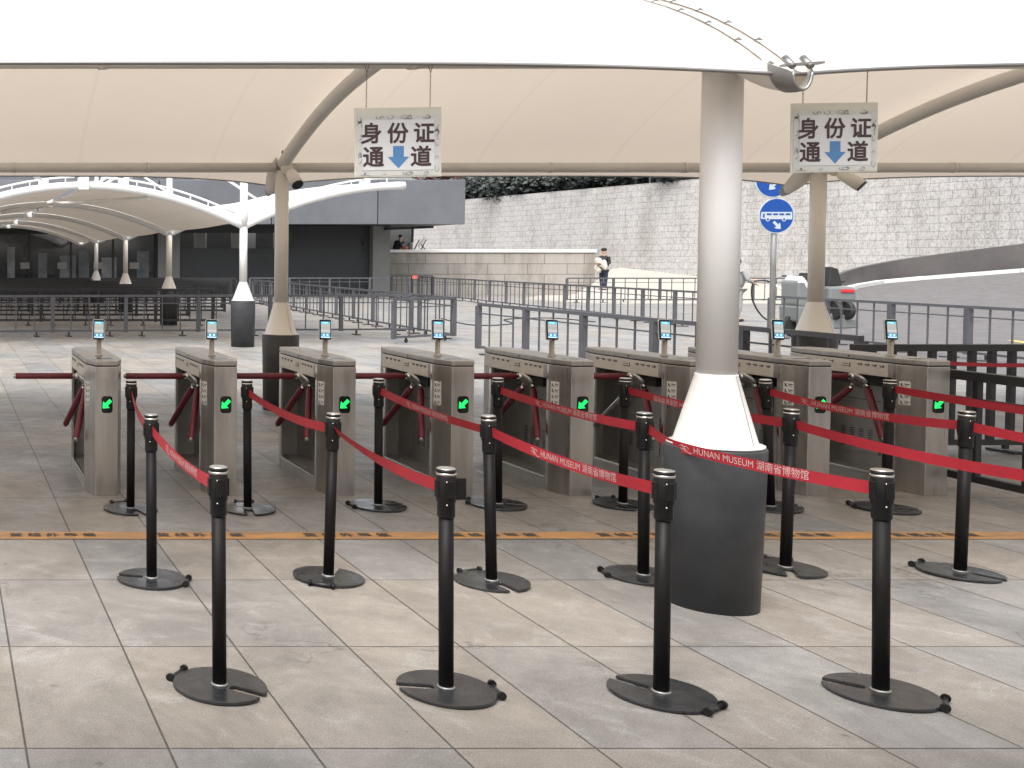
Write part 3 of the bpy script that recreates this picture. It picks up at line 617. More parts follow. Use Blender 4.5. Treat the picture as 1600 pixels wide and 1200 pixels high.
for j in range(len(RZ) - 1):
    za, zb_ = RZ[j] + .05, RZ[j + 1] - .05
    for s0, s1 in ((XM - 6.2, XM - 3.2), (XM - 3.06, XM - .06)):
        mb = MB(); mb.grid(lambda u, v: Vector((s0 + (s1 - s0) * u, za + (zb_ - za) * v, arcx(s0 + (s1 - s0) * u) + .065 - .05 * math.sin(math.pi * v))), 24, 8); part('membrane', mb, M['membrane_far'], fc)
    mb = MB(); mb.grid(lambda u, v: Vector((XM + .06 + 2.9 * u, za + (zb_ - za) * v, arcx(XM + .06 + 2.9 * u) + .06 + .20 * math.sin(math.pi * v) * (1 - .3 * u))), 24, 10); part('membrane', mb, M['membrane_wing'], fc)
    mb = MB(); xd = XM - 3.13; mb.tube([(xd + 1.3, za, arcx(xd + 1.3) - .10), (xd - .1, (za + zb_) / 2 + 1, 3.02), (xd - 1.2, zb_, arcx(xd - 1.2) - .1)], .04, 8)
    if j == 0: part('brace', mb, M['tube_grey'], fc)
names = ['white masted column nearest of the far canopy row, left of the cream column', 'second column of the far canopy row, behind the left fence', 'third column of the far canopy row', 'farthest slim column of the far canopy row near the shop front']
for j, Z in enumerate(RZ[:4]):
    for X in (XM, XM - 6.26):
        if X < 0 and j > 0: continue
        ms = ('col_white', 'col_cream', 'col_cream', 'col_white')[j]
        lab = names[j] if X > 0 else 'white masted column of the far canopies beyond the left edge'
        o = column('masted_column', lab, X, Z, .075, hb=.90, hc=1.26, top=2.36, rb=.235, ms=ms, mbk='col_base' if j == 0 else 'col_base2', rcone=.20, group='masted columns of the far canopies')
        mb = MB(); mb.lathe((X, Z, 0), [(.09, 2.36), (.09, 2.72), (.072, 2.75), (.072, 4.9)], 24); part('mast', mb, M['tube'], o)
        for sx in (-1, 1):
            if X < 0 and sx < 0: continue
            mb = MB(); mb.tube([(X + sx * .05, Z, 4.72), (X + sx * 2.35, Z, 3.22)], .035, 8); mb.box((X + sx * 2.35 - .1, Z - .03, 3.08), (X + sx * 2.35 + .1, Z + .03, 3.26)); part('tie_rod', mb, M['tube'], o)

# ------------------------------------------------------------------ hanging signs
def sign(cxp, label, y0=168, y1=277):
    Y = 5.22; c = P(cxp, (y0 + y1) / 2, Y); wd, hh = .420, .335
    o = thing('hanging_sign', label, 'sign', c, 'hanging lane signs')
    rot = Matrix.Translation(c) @ Matrix.Rotation(R(-.8), 4, 'Y')
    def T(x, y, dz): return rot @ Vector((x, -dz, y))
    mb = MB(); mb.box((-wd / 2, -.003, -hh / 2), (wd / 2, .003, hh / 2), rot); part('acrylic_board', mb, M['acrylic'], o, bevel=.002)
    mb = MB(); mb.box((-.200, -.0050, -.160), (.200, -.0034, .132), rot); part('border_print', mb, M['paper_edge'], o)
    sc = MB()
    rr = random.Random(3)
    for i in range(34):
        side = i % 4; t = rr.uniform(-1, 1)
        if side == 0: x, y = t * .18, .121
        elif side == 1: x, y = t * .18, -.149
        elif side == 2: x, y = -.186, t * .13 - .01
        else: x, y = .187, t * .13 - .01
        r0 = rr.uniform(.006, .011); a0 = rr.uniform(0, 6.28); n = 10; ln = rr.uniform(2.5, 5)
        inn = [T(x + math.cos(a0 + ln * k / n) * (r0 - .0030) * (1 + .6 * (side < 2)), y + math.sin(a0 + ln * k / n) * (r0 - .0030) * (1 + .6 * (side > 1)), .0056) for k in range(n + 1)]
        out = [T(x + math.cos(a0 + ln * k / n) * (r0 + .0010) * (1 + .6 * (side < 2)), y + math.sin(a0 + ln * k / n) * (r0 + .0010) * (1 + .6 * (side > 1)), .0056) for k in range(n + 1)]
        sc.add(inn + out, [(k, k + 1, n + 2 + k, n + 1 + k) for k in range(n)])
    part('scroll_pattern', sc, M['scroll'], o)
    mb = MB(); mb.box((-.172, -.0072, -.134), (.172, -.0058, .108), rot); part('sheet', mb, M['paper'], o)
    tx = MB()
    for ch, x, y in (('身', -.130, .045), ('份', -.003, .045), ('证', .124, .045), ('通', -.121, -.068), ('道', .109, -.068)):
        for q_, (ox, oy) in enumerate(((0, 0), (.0022, .001), (-.0022, -.001), (.001, -.0022), (-.001, .0022))):
            t = text_mb(ch, .104, lambda a, b, x=x, y=y: T(x + a + ox, y + b - .008 + oy, .0080 + .00015 * q_), bold=.0006); tx.add(t.v, t.f)
    part('lettering', tx, M['sign_ink'], o)
    ar = MB(); ar.add([T(x, y, .0082) for x, y in ((-.026, -.018), (.026, -.018), (.026, -.070), (.052, -.070), (0, -.126), (-.052, -.070), (-.026, -.070))], [(0, 6, 5, 4, 3, 2, 1)]); part('arrow', ar, M['arrow_blue'], o)
    for x in (-.152, .156):
        b0 = T(x, hh / 2 - .008, .0); knot = Vector((b0.x, b0.y, 2.62)); 
        n_ = 14; mb = MB()
        for k in range(n_):
            a = b0.lerp(knot + Vector((0, 0, -.02)), k / n_); b = b0.lerp(knot + Vector((0, 0, -.02)), (k + .8) / n_); s_ = .003 * (1 if k % 2 else -1)
            mb.tube([a + Vector((s_, 0, 0)), a.lerp(b, .5) + Vector((-s_, 0, 0)), b + Vector((s_, 0, 0))], .0018, 5)
        mb.tube([knot + Vector((0, 0, -.02)), Vector((b0.x - .018, ZN - .055, 2.66)), Vector((b0.x - .020, ZN, 2.745)), Vector((b0.x - .018, ZN + .06, 2.69))], .0018, 5)
        mb.tube([knot + Vector((0, 0, -.02)), Vector((b0.x + .018, ZN - .055, 2.67)), Vector((b0.x + .020, ZN, 2.745)), Vector((b0.x + .018, ZN + .06, 2.69))], .0018, 5)
        part('chain', mb, M['rust'], o)
sign(621.5, 'left hanging white sign with Chinese lettering and a blue down arrow')
sign(1303, 'right hanging white sign with Chinese lettering and a blue down arrow', 161, 269)

# ------------------------------------------------------------------ turnstiles
W_, L_ = .26, 1.26
OUT = [(0, .18), (.05, 0), (.21, 0), (.26, .18), (.26, 1.08), (.21, 1.26), (.05, 1.26), (0, 1.08)]
def inset(poly, d):
    cx, cy = .13, .63; return [(cx + (x - cx) * (1 - d / .13), cy + (y - cy) * (1 - d / .63)) for x, y in poly]
def make_turnstile(bare=False):
    o = thing('turnstile', '', 'turnstile', (0, 0, 0), 'row of tripod turnstiles')
    A = lambda n, mb, m, b=.003, par=None: part(n, mb, M[m], par or o, world=False, bevel=b)
    mb = MB(); mb.prism(OUT, .937, .975); lid = A('lid', mb, 'steel_lid', .006)
    mb = MB(); mb.prism(inset(OUT, .004), .931, .937); A('seam', mb, 'slot', 0)
    mb = MB(); mb.prism([(0, .236), (.26, .236), (.26, 1.08), (.21, 1.26), (.05, 1.26), (0, 1.08)], .825, .931); A('head', mb, 'steel')
    mb = MB(); mb.box((-.0025, .27, .829), (-.0003, 1.05, .927)); pn = A('front_panel', mb, 'cream_panel', 0)
    ic = MB()
    for grp in ((.30, .52), (.76, 1.02)):
        for k in range(4):
            y = grp[0] + (grp[1] - grp[0]) * k / 3.4
            ic.box((-.0045, y, .895), (-.0026, y + .012, .911))
            ic.box((-.0045, y + .018, .902), (-.0026, y + .040, .908)); ic.box((-.0045, y + .018, .894), (-.0026, y + .032, .898))
    ic.box((-.0045, .60, .872), (-.0026, .606, .906)); ic.box((-.0045, .606, .876), (-.0026, .68, .881)); ic.box((-.0045, .62, .893), (-.0026, .67, .897))
    A('pictograms', ic, 'ink', 0, pn)
    mb = MB(); mb.prism([(0, .18), (.05, 0), (.21, 0), (.26, .18), (.26, .235), (0, .235)], 0, .931); A('front_post', mb, 'steel', .003)
    mb = MB(); mb.box((-.0030, .196, .004), (-.0003, .222, .928)); A('corner_strip', mb, 'chrome', .001)
    mb = MB(); mb.box((-.0030, 1.040, .004), (-.0003, 1.072, .820)); A('corner_strip', mb, 'chrome', .001)
    # thin folded rear shell and right skin
    sh = MB(); op = [(0, 1.03), (0, 1.08), (.05, 1.26), (.21, 1.26), (.26, 1.08), (.26, .2355)]; ip = [(.014, 1.03), (.014, 1.078), (.060, 1.246), (.20, 1.246), (.246, 1.078), (.246, .2355)]
    for i in range(5): sh.prism([op[i], op[i + 1], ip[i + 1], ip[i]], 0, .8245)
    A('side_shell', sh, 'steel_in', 0)
    mb = MB(); mb.prism([(.0, .2355), (.2455, .2355), (.2455, 1.076), (.2, 1.245), (.06, 1.245), (.0145, 1.077), (.0145, 1.029), (0, 1.029)], 0, .078); A('floor_tray', mb, 'steel_in', 0)
    mb = MB(); mb.box((-.004, .2355, .0785), (.012, 1.029, .098)); A('sill', mb, 'chrome', .002)
    mb = MB(); mb.box((.236, .60, .18), (.2452, 1.00, .47)); cv = A('vent_cover', mb, 'steel_in', .002)
    sl = MB()
    for r_ in range(9):
        for c_ in range(4): sl.box((.2335, .66 + c_ * .085, .215 + r_ * .018), (.2358, .70 + c_ * .085, .221 + r_ * .018))
    A('vent_slots', sl, 'slot', 0, cv)
    mb = MB(); mb.box((.04, .36, .745), (.245, .80, .8242)); A('mechanism_box', mb, 'slot', .004)
    mb = MB(); mb.box((.2435, .575, .082), (.2452, .581, .74)); mb.box((.2435, .60, .598), (.2452, 1.02, .602)); A('inner_seam', mb, 'slot', 0)
    mb = MB(); arc = [(.02 - .035 * math.sin(math.pi * k / 10), .50 + .17 * k / 10 * 1.0, .800 - .0 * k - .035 * (k / 10 - .5) ** 2 * 4) for k in range(11)]
    mb.grid(lambda u, v: Vector(arc[int(round(u * 10))]) + Vector((.05 * v, 0, .012 * math.sin(math.pi * v))), 10, 3); A('hub_cover', mb, 'cast', 0)
    # tripod
    ax = Vector((-.7071, 0, -.7071)); hub = Vector((.045, .57, .772))
    mb = MB(); mb.tube([hub - ax * .05, hub - ax * .01, hub + ax * .012, hub + ax * .03], [.052, .082, .082, .05], 28)
    mb.tube([hub - ax * .09, hub - ax * .045], [.10, .062], 24); hb_ = A('hub', mb, 'cast', 0)
    p1 = Vector((-.7071, 0, .7071))
    for k, (c_, s_) in enumerate(((1, 0), (-.5, .866), (-.5, -.866))):
        dr = (ax * .7071 + (p1 * c_ + Vector((0, 1, 0)) * s_) * .7071).normalized()
        st = hub + (p1 * c_ + Vector((0, 1, 0)) * s_) * .045
        br = bare and k == 1
        mb = MB(); mb.tube([st, st + dr * .52], .0155 if not br else .019, 16); mb.tube([st - dr * .01, st + dr * .045], .022, 14); arm = A('arm', mb, 'chrome' if not br else 'cast', 0)
        if not br:
            mb = MB(); mb.tube([st + dr * .065, st + dr * .07, st + dr * .50, st + dr * .504], [.020, .0235, .0235, .020], 18); A('sleeve', mb, 'sleeve', 0, arm)
    # sticker on the chamfer
    q0, q1 = Vector((0, .18, 0)), Vector((.05, 0, 0)); dv = (q1 - q0).normalized(); nr = Vector((dv.y, -dv.x, 0)); nr = nr if nr.x < 0 else -nr
    def ch(t, z, d): return q0.lerp(q1, t) + nr * d + Vector((0, 0, z))
    mb = MB(); mb.add([ch(.03, .640, .0012), ch(.44, .640, .0012), ch(.44, .812, .0012), ch(.03, .812, .0012)], [(0, 1, 2, 3)]); stk = A('instruction_sticker', mb, 'sticker', 0)
    ic = MB()
    for k in range(4):
        z = .785 - k * .043
        for (a, b, c, d) in ((.09, .14, -.008, .012), (.14, .19, -.012, -.004), (.22, .40, .004, .010), (.24, .36, -.007, -.003)):
            ic.add([ch(a, z + c, .0024), ch(b, z + c, .0024), ch(b, z + d, .0024), ch(a, z + d, .0024)], [(0, 1, 2, 3)])
    A('pictograms', ic, 'ink', 0, stk)
    # arrow lamp on the front
    def rr(w, h, r, n=5):
        pts = []
        for sx, sz, a0 in ((1, 1, 0), (-1, 1, 90), (-1, -1, 180), (1, -1, 270)):
            for k in range(n + 1):
                a = R(a0 + 90 * k / n); pts.append((sx * (w / 2 - r) + r * math.cos(a), sz * (h / 2 - r) + r * math.sin(a)))
        return pts
    mt = Matrix.Translation((.132, 0, .660)) @ Matrix.Rotation(R(90), 4, 'X')
    mb = MB(); mb.prism(rr(.078, .122, .02), .0003, .006, mt); lp_ = A('arrow_lamp', mb, 'led_off', .001)
    a = R(225); ca, sa = math.cos(a), math.sin(a)
    shp = [(-.040, -.0125), (.004, -.0125), (.004, -.033), (.042, 0), (.004, .033), (.004, .0125), (-.040, .0125)]
    shp = [(x * ca - y * sa - .003, x * sa + y * ca + .003) for x, y in shp]
    mb = MB(); mb.prism(shp, .0062, .0075, mt); A('green_arrow', mb, 'led', 0, lp_)
    # card reader window and keyhole on the lid
    mb = MB(); mb.box((.055, .10, .9752), (.205, .215, .9775)); rd0 = A('reader_window', mb, 'chrome', .001)
    mb = MB(); mb.box((.075, .125, .9776), (.185, .20, .9786)); A('window_glass', mb, 'led_off', 0, rd0)
    mb = MB(); mb.tube([(-.003, .62, .955), (-.0002, .62, .955)], .006, 10); A('keyhole', mb, 'slot', 0)
    # scanner
    mb = MB(); mb.lathe((.128, .40, 0), [(.028, .9752), (.028, .982), (.0185, .984), (.0185, 1.10)], 20); A('scanner_post', mb, 'steel_lid', 0)
    mt = Matrix.Translation((.126, .395, 1.172)) @ Matrix.Rotation(R(2.0), 4, 'Y') @ Matrix.Rotation(R(-8), 4, 'X') @ Matrix.Rotation(R(90), 4, 'X')
    mb = MB(); mb.prism(rr(.092, .158, .011), -.012, .0, mt); sc_ = A('scanner', mb, 'chrome', .001)
    mb = MB(); mb.prism(rr(.084, .150, .010), .0002, .006, mt); fr = A('bezel', mb, 'black_plastic', .001, sc_)
    mb = MB(); mb.grid(lambda u, v: mt @ Vector(((u - .5) * .070, (v - .5) * .122, .0072)), 1, 1, False, lambda u, v: (u, v)); A('screen', mb, 'screen', 0, fr) if False else part('screen', mb, M['screen'], sc_, world=False)
    mb = MB()
    for x in (-.014, .014): mb.prism([(x + .007 * math.cos(k * .785), -.040 + .007 * math.sin(k * .785)) for k in range(8)], .0074, .0084, mt)
    mb.box((-.022, .050, .0074), (.015, .055, .0084), mt)
    part('screen_icons', mb, M['button'], sc_, world=False)
    return o
ords = ['first', 'second', 'third', 'fourth', 'fifth', 'sixth', 'seventh', 'eighth']
TX0 = 1.023; TP = .852; TY = 7.69
tl = ['leftmost steel turnstile, its red arm sticking out clear to the left', 'second steel turnstile from the left, between the first two back row posts',
      'third steel turnstile from the left, right of the dark column drum', 'fourth steel turnstile from the left, a black belt clip seen before its foot',
      'fifth steel turnstile, its green arrow half covered by a red belt', 'sixth steel turnstile, with one bare unsleeved arm, left of the big white cone',
      'seventh steel turnstile, partly hidden right behind the big white column', 'eighth and rightmost steel turnstile, next to the black fence']
t0 = make_turnstile(); t5 = make_turnstile(True)
for i in range(8):
    o = t0 if i == 0 else (t5 if i == 5 else copy_tree(t0))
    o.location = (TX0 + TP * i, TY + random.uniform(-.01, .01), 0); o['label'] = tl[i]
    o.rotation_euler.z = R(random.uniform(-.25, .25))

# ------------------------------------------------------------------ stanchions
SH = .885
def disc_with_slot(r, z0, z1, slot_w, slot_in):
    n = 56; a0 = math.asin(slot_w / 2 / r); pts = [(slot_in, -slot_w / 2 + .006), (slot_in, slot_w / 2 - .006), (slot_in + .01, slot_w / 2)]
    for k in range(n + 1):
        a = a0 + (2 * math.pi - 2 * a0) * k / n; pts.append((r * math.cos(a), r * math.sin(a)))
    pts.append((slot_in + .01, -slot_w / 2)); return pts
def make_stanchion():
    o = thing('queue_post', '', 'queue post', (0, 0, 0), '')
    A = lambda n, mb, m, b=0, par=None: part(n, mb, M[m], par or o, world=False, bevel=b)
    pts = disc_with_slot(.182, 0, .014, .046, .047)
    mb = MB(); n = len(pts)
    # fan triangulated plate (concave): use bmesh style ngon
    mb.prism(pts, .004, .017); bs = A('base', mb, 'black_base', .003)
    mb = MB(); mb.lathe((0, 0, 0), [(.034, .0172), (.034, .020), (.030, .024)], 28); A('weld_ring', mb, 'galv', 0, bs)
    ax = MB(); ax.tube([(-.186, -.052, .016), (-.186, .052, .016)], .0075, 10); ax.bar((-.168, -.03, .010), (-.186, -.03, .016), .012, .008); ax.bar((-.168, .03, .010), (-.186, .03, .016), .012, .008); axo = A('axle', ax, 'black_base', 0, bs)
    for s_ in (-1, 1):
        mb = MB(); mb.tube([(-.186, s_ * .052, .016), (-.186, s_ * .066, .016)], .016, 16); A('wheel', mb, 'black_plastic', 0, bs)
    mb = MB(); mb.lathe((0, 0, 0), [(.0275, .022), (.0275, SH - .19)], 28); A('pole', mb, 'black_pole')
    mb = MB(); mb.lathe((0, 0, 0), [(.030, SH - .195), (.033, SH - .186), (.0325, SH - .135), (.036, SH - .128), (.036, SH - .030), (.0345, SH - .027)], 32); hd = A('head', mb, 'black_plastic')
    for k in range(4):
        mt = Matrix.Rotation(R(90 * k + 20), 4, 'Z'); mb = MB(); mb.box((.030, -.014, SH - .115), (.0405, .014, SH - .045), mt); sk = A('belt_socket', mb, 'black_plastic', .003, hd)
        if k % 2: continue
    mb = MB(); mb.lathe((0, 0, 0), [(.0372, SH - .0268), (.0372, SH - .018), (.034, SH - .017)], 32); A('ring', mb, 'chrome', 0, hd)
    mb = MB(); mb.lathe((0, 0, 0), [(.034, SH - .0165), (.037, SH - .014), (.037, SH - .007), (.033, SH - .0045)], 32); cp = A('cap', mb, 'black_plastic', 0, hd)
    mb = MB(); mb.lathe((0, 0, 0), [(.0355, SH - .0042), (.0355, SH - .001), (.030, SH + .001)], 32); A('top_plate', mb, 'chrome', 0, cp)
    for z in (SH - .05, SH - .14):
        mt = MB(); mt.ball((.0, -.0375, z), .004, 8, 6); A('screw', mt, 'chrome', 0, hd)
    return o
posts = {
 'f1': (343, 1078, -40, 341), 'f2': (697, 1083, 170, 697), 'f3': (1033, 1090, 122, 1038), 'f4': (1376, 1088, 137, 1378),
 'm1': (237, 910, 160, 236), 'm2': (513, 907, 60, 521), 'm3': (768, 914, -82, 763), 'm4': (1005, 905, -15, 1007), 'm5': (1227, 893, -118, 1237), 'm6': (1500, 900, -62, 1511),
 'b1': (204, 800, -75, 205), 'b2': (387, 800, -98, 386), 'b3': (591, 795, 0, 592), 'b4': (778, 793, -28, 778), 'b5': (973, 793, -88, 977), 'b6': (1204, 797, -10, 1196), 'b7': (1384, 799, -25, 1391)}
plab = {
 'f1': 'leftmost post of the front row, slot of its disc base facing right', 'f2': 'second front row post, with a black belt clip sticking out of its head', 'f3': 'third front row post, standing just left of the big dark drum', 'f4': 'rightmost front row post, right of the big dark drum',
 'm1': 'leftmost middle row post, in front of the first turnstile', 'm2': 'second middle row post, green arrow light mirrored on its base', 'm3': 'third middle row post, notch of its base facing the camera', 'm4': 'fourth middle row post, half hidden by the front post and the dark drum', 'm5': 'middle row post directly right of the big white column', 'm6': 'rightmost middle row post, near the black fence',
 'b1': 'leftmost back row post, right beside the first turnstile', 'b2': 'second back row post, between the second and third turnstiles', 'b3': 'third back row post, left of the fourth turnstile', 'b4': 'fourth back row post, in front of the fifth turnstile', 'b5': 'fifth back row post, in front of the sixth turnstile', 'b6': 'sixth back row post, close behind the big white column', 'b7': 'rightmost back row post, before the last turnstile'}
rowg = {'f': 'front row of queue posts', 'm': 'middle row of queue posts', 'b': 'back row of queue posts'}
sp = None; HEAD = {}
for k, (bx, by, ang, tx) in posts.items():
    if sp is None: sp = make_stanchion(); o = sp
    else: o = copy_tree(sp)
    g0 = G(bx, by - 3); o.location = g0; o['label'] = plab[k]; o['group'] = rowg[k[0]]
    # small lean
    pr = P(tx, 700, g0.y); 
    dtop = bx + (SH * F / g0.y) * 0; vx = bx - (bx - CX) * 0
    exp_top = bx + (F * SH / g0.y) * ((bx - CX) / 55000)   # vertical convergence
    lean = (tx - exp_top) / (F / g0.y) / SH
    o.rotation_mode = 'XYZ'
    o.rotation_euler = (0, lean, 0)
    for ch_ in o.children:
        if ch_.name.startswith(('base', 'head')): ch_.rotation_euler = (0, 0, R(ang if ch_.name.startswith('base') else (-20 if k != 'f2' else -20)))
    HEAD[k] = g0 + Vector((lean * (SH - .08), 0, SH - .082))
clip = MB(); clip.box((.036, -.010, SH - .125), (.075, .010, SH - .040)); 
f2 = [o for o in bpy.data.objects if o.get('label') == plab['f2']][0]
part('belt_clip', clip, M['black_plastic'], f2, world=False, bevel=.002)

# ------------------------------------------------------------------ belts
BW = .050
def belt(a, b, label, text=None, sag=.03, twist=(0, 0), flip=False, ts=.036, dz=(0, 0), bow=None):
    A, B = (HEAD[a] if isinstance(a, str) else a).copy(), (HEAD[b] if isinstance(b, str) else b).copy()
    A.z += dz[0]; B.z += dz[1]
    d = (B - A); dh = Vector((d.x, d.y, 0)).normalized(); A2, B2 = A + dh * .040, B - dh * .040
    Lb = (B2 - A2).length
    def fr(t):
        p = A2.lerp(B2, t); p.z -= 4 * sag * t * (1 - t)
        if bow: k = t / bow[0] if t < bow[0] else (1 - t) / (1 - bow[0]); p.x -= bow[1] * (1 - math.sqrt((1 - k) ** 2 + .012)) if k < 1.2 else 0
        return p
    def at(s, y, off=0.0):
        t = s; p = fr(t); e = .005; tg = (fr(min(1, t + e)) - fr(max(0, t - e))).normalized()
        tw = R(twist[0] + (twist[1] - twist[0]) * t + 4 * math.sin(t * 7 + A.x * 3)); up0 = tg.cross(Vector((0, 0, 1))).normalized()     # side normal
        up = up0.cross(tg).normalized(); nrm = up0
        u = up * math.cos(tw) + nrm * math.sin(tw); nn = nrm * math.cos(tw) - up * math.sin(tw)
        return p + u * y + nn * off
    mb = MB(); mb.grid(lambda u, v: at(u, (v - .5) * BW, 0.0006), 40, 3); mb.grid(lambda u, v: at(1 - u, (v - .5) * BW, -.0006), 40, 3)
    o = part('queue_belt', mb, M['belt']); tag(o, label, 'belt', 'red belts between the queue posts')
    o.data.transform(Matrix.Translation(-A)); o.location = A
    if text:
        tc, body = text
        me = text_mesh(body, ts, bold=0, spacing=1.02)
        xs_ = [v.co.x for v in me.vertices]; wd = max(xs_) - min(xs_)
        side = 1
        # facing the camera: choose the normal side that looks to the camera
        m0 = at(.5, 0, .01) - at(.5, 0, 0); cam_side = 1 if (Vector((0, 0, 1.7)) - fr(.5)).dot(m0) > 0 else -1
        sgn = -1 if flip else 1
        mb = MB(); mb.add([at(tc + (v.co.x * sgn * side) / Lb, v.co.y * sgn, cam_side * .0022) for v in me.vertices], [tuple(p.vertices) for p in me.polygons])
        # emblem : leaping figure with trailing line
        ex = -wd / 2 - .095
        strokes = [[(0, .006), (.012, .012), (.022, .006), (.034, .010), (.046, .0)], [(.012, .012), (.018, .0), (.034, -.004)], [(.022, .006), (.03, -.006), (.048, -.014), (.062, -.012)], [(.004, -.002), (.018, -.004), (.030, -.012)]]
        for s_ in strokes:
            for (x0, y0), (x1, y1) in zip(s_[:-1], s_[1:]):
                x0, x1, y0, y1 = x0 * 1.35, x1 * 1.35, y0 * 1.3, y1 * 1.3; dx, dy = x1 - x0, y1 - y0; l_ = math.hypot(dx, dy); nx, ny = -dy / l_ * .0016, dx / l_ * .0016
                q = [(x0 + nx, y0 + ny), (x1 + nx, y1 + ny), (x1 - nx, y1 - ny), (x0 - nx, y0 - ny)]
                mb.add([at(tc + (ex + x) * sgn * side / Lb, y * sgn, cam_side * .0022) for x, y in q], [(0, 1, 2, 3)])
        bpy.data.meshes.remove(me); pp = part('lettering', mb, M['belt_print'], o)
    return o
TX = 'HUNAN MUSEUM 湖南省博物馆'
belt('b1', 'm1', 'short hanging red belt from the leftmost back post to the leftmost middle post', sag=.05, twist=(10, -25))
belt('m1', 'f1', 'printed red belt between the leftmost middle post and the leftmost front post', (.55, TX), sag=.03, twist=(0, -8), ts=.040)
belt('b2', 'm2', 'plain red belt from the second back post to the second middle post', sag=.035, dz=(0, -.005))
belt('m2', 'f2', 'plain sagging red belt from the second middle post to the second front post', sag=.032, twist=(30, 0))
belt('b3', 'm3', 'printed red belt crossing in front of the fourth turnstile', (.53, TX), sag=.02, twist=(-10, 22), ts=.040)
belt('m3', 'f3', 'printed red belt from the third middle post to the third front post', (.58, TX), sag=.025, ts=.043)
belt('b4', 'm4', 'printed red belt crossing in front of the fifth turnstile', (.55, TX), sag=.02, ts=.043)
belt('m4', 'f4', 'printed red belt running across the foot of the big white cone', (.585, TX), sag=.02, ts=.045, bow=(.27, .13))
belt('b5', 'm5', 'red belt with upside-down print in front of the sixth turnstile, passing behind the white column', (.40, TX), sag=.02, flip=True, ts=.042)
vm7 = Vector((HEAD['m6'].x + .95, HEAD['m6'].y - 0.02, HEAD['m6'].z)); ff5 = HEAD['f4'] + Vector((.92, .05, 0))
# posts standing just outside the right edge, which the last belts run to
for nm, loc, lab in (('f5', ff5, 'front row post just outside the right edge'), ('m7', vm7, 'middle row post just outside the right edge')):
    o = copy_tree(sp); o.location = (loc.x, loc.y, 0); o.rotation_euler = (0, 0, 0); o['label'] = lab; o['group'] = rowg[nm[0]]; HEAD[nm] = Vector((loc.x, loc.y, SH - .082))
belt('m5', 'f5', 'long red belt leaving the post right of the white column towards the right edge', sag=.03)
belt('b6', 'm6', 'printed red belt crossing in front of the seventh and eighth turnstiles', (.47, TX), sag=.032, ts=.043)
belt('m6', HEAD['f5'] + Vector((.95, .05, 0)), 'short red belt from the rightmost middle post to the right edge', sag=.02)
belt('b7', 'm7', 'uppermost red belt running from the rightmost back post to the right edge', sag=.012, dz=(.022, .0))

# ------------------------------------------------------------------ fences
def fence(a, b, label, post_gap=1.62, h=.92, zb=.11, nb=3, m='frame_grey', bw=.022, pw=.075, feet=True, rail=.05, caster=False, second=.19, endposts=True, name='fence', footdir=None, group=None, zoff=0):
    a, b = Vector((a.x, a.y, zoff)), Vector((b.x, b.y, zoff)); d = b - a; L0 = d.length; dn = d.normalized(); side = Vector((-dn.y, dn.x, 0)); up = Vector((0, 0, 1))
    o = thing(name, label, 'fence', a, group)
    n = max(1, round(L0 / post_gap))
    for z, r_ in ((h - rail / 2, rail), (h - second, .022), (zb + rail / 2 - .01, rail * .8)):
        mb = MB(); mb.bar(a + up * z, b + up * z, r_ if r_ > .03 else .02, r_); part('rail', mb, M[m], o)
    for i in range(n):
        p = a + d * (i / n)
        for k in range(1, nb + 1):
            q = a + d * ((i + k / (nb + 1)) / n); bars = MB(); bars.bar(q + up * (zb + rail * .4), q + up * (h - rail), bw, bw, side); part('bar', bars, M[m], o)
    for i in range(n + 1):
        if not endposts and i in (0, n): continue
        q = a + d * (i / n); q0 = q
        mb = MB(); mb.box((-pw / 2, -pw / 2, zb - .02), (pw / 2, pw / 2, h - rail - .001), Matrix.Translation(q) @ Matrix.Rotation(math.atan2(dn.y, dn.x), 4, 'Z')); part('post', mb, M[m], o)
    if feet:
        for i in range(n):
            for f in (.22, .78):
                q = a + d * ((i + f) / n); mb = MB(); mb.bar(q + up * .03, q + up * (zb - .005), .035, .035, side)
                fd = side if footdir is None else footdir
                mb.bar(q - fd * .13 + up * .012, q + fd * .13 + up * .012, .10, .02); part('foot', mb, M['frame_dark'], o)
    if caster:
        for f in (.2, .85):
            q = a + d * f; mb = MB(); mb.tube([q + side * -.015 + up * .045, q + side * .015 + up * .045], .04, 14); mb.bar(q + up * .05, q + up * (zb - .005), .02, .03, side); part('caster', mb, M['rubber'], o)
    return o
H = .92
def TT(px, py, h=H): v = G(px, py, h); return Vector((v.x, v.y, 0))
FG = 'grey metal queue fences'
fence(TT(-150, 461.5), TT(643, 459.5), 'long grey fence behind the left turnstiles, parallel to their row', group=FG, post_gap=1.6)
fence(TT(395, 436.5), TT(656, 459.5), 'grey fence running away behind the cream column towards the building', group=FG, post_gap=1.7)
fence(TT(656, 459.5), TT(708, 463.5), 'short grey fence panel joining the wheeled gate', group=FG, post_gap=1.6)
fence(G(615, 530, .09).xy.to_3d(), G(709, 525, .09).xy.to_3d(), 'small grey gate panel on casters in the plaza left of the middle', h=.92, feet=False, caster=True, nb=3, rail=.055, name='gate_panel', group=FG, post_gap=3)
fence(TT(748, 473), Vector((9.38, 11.0, 0)), 'nearest grey fence running diagonally behind the fifth to eighth turnstiles', group=FG, post_gap=1.55, nb=3, pw=.085, rail=.055)
fence(TT(742, 436.5), TT(1112, 456), 'middle grey fence running diagonally across the plaza behind the nearest one', group=FG, post_gap=1.7, nb=3)
fence(P(886, 434, 42.5).xy.to_3d(), P(1250, 434, 42.5).xy.to_3d(), 'farthest grey fence, straight across below the big block wall', group=FG, post_gap=1.8, h=.99)
fence(TT(1205, 461.5), TT(1660, 485), 'grey fence along the bus road behind the last turnstiles', group=FG, post_gap=1.9, nb=3, pw=.09)
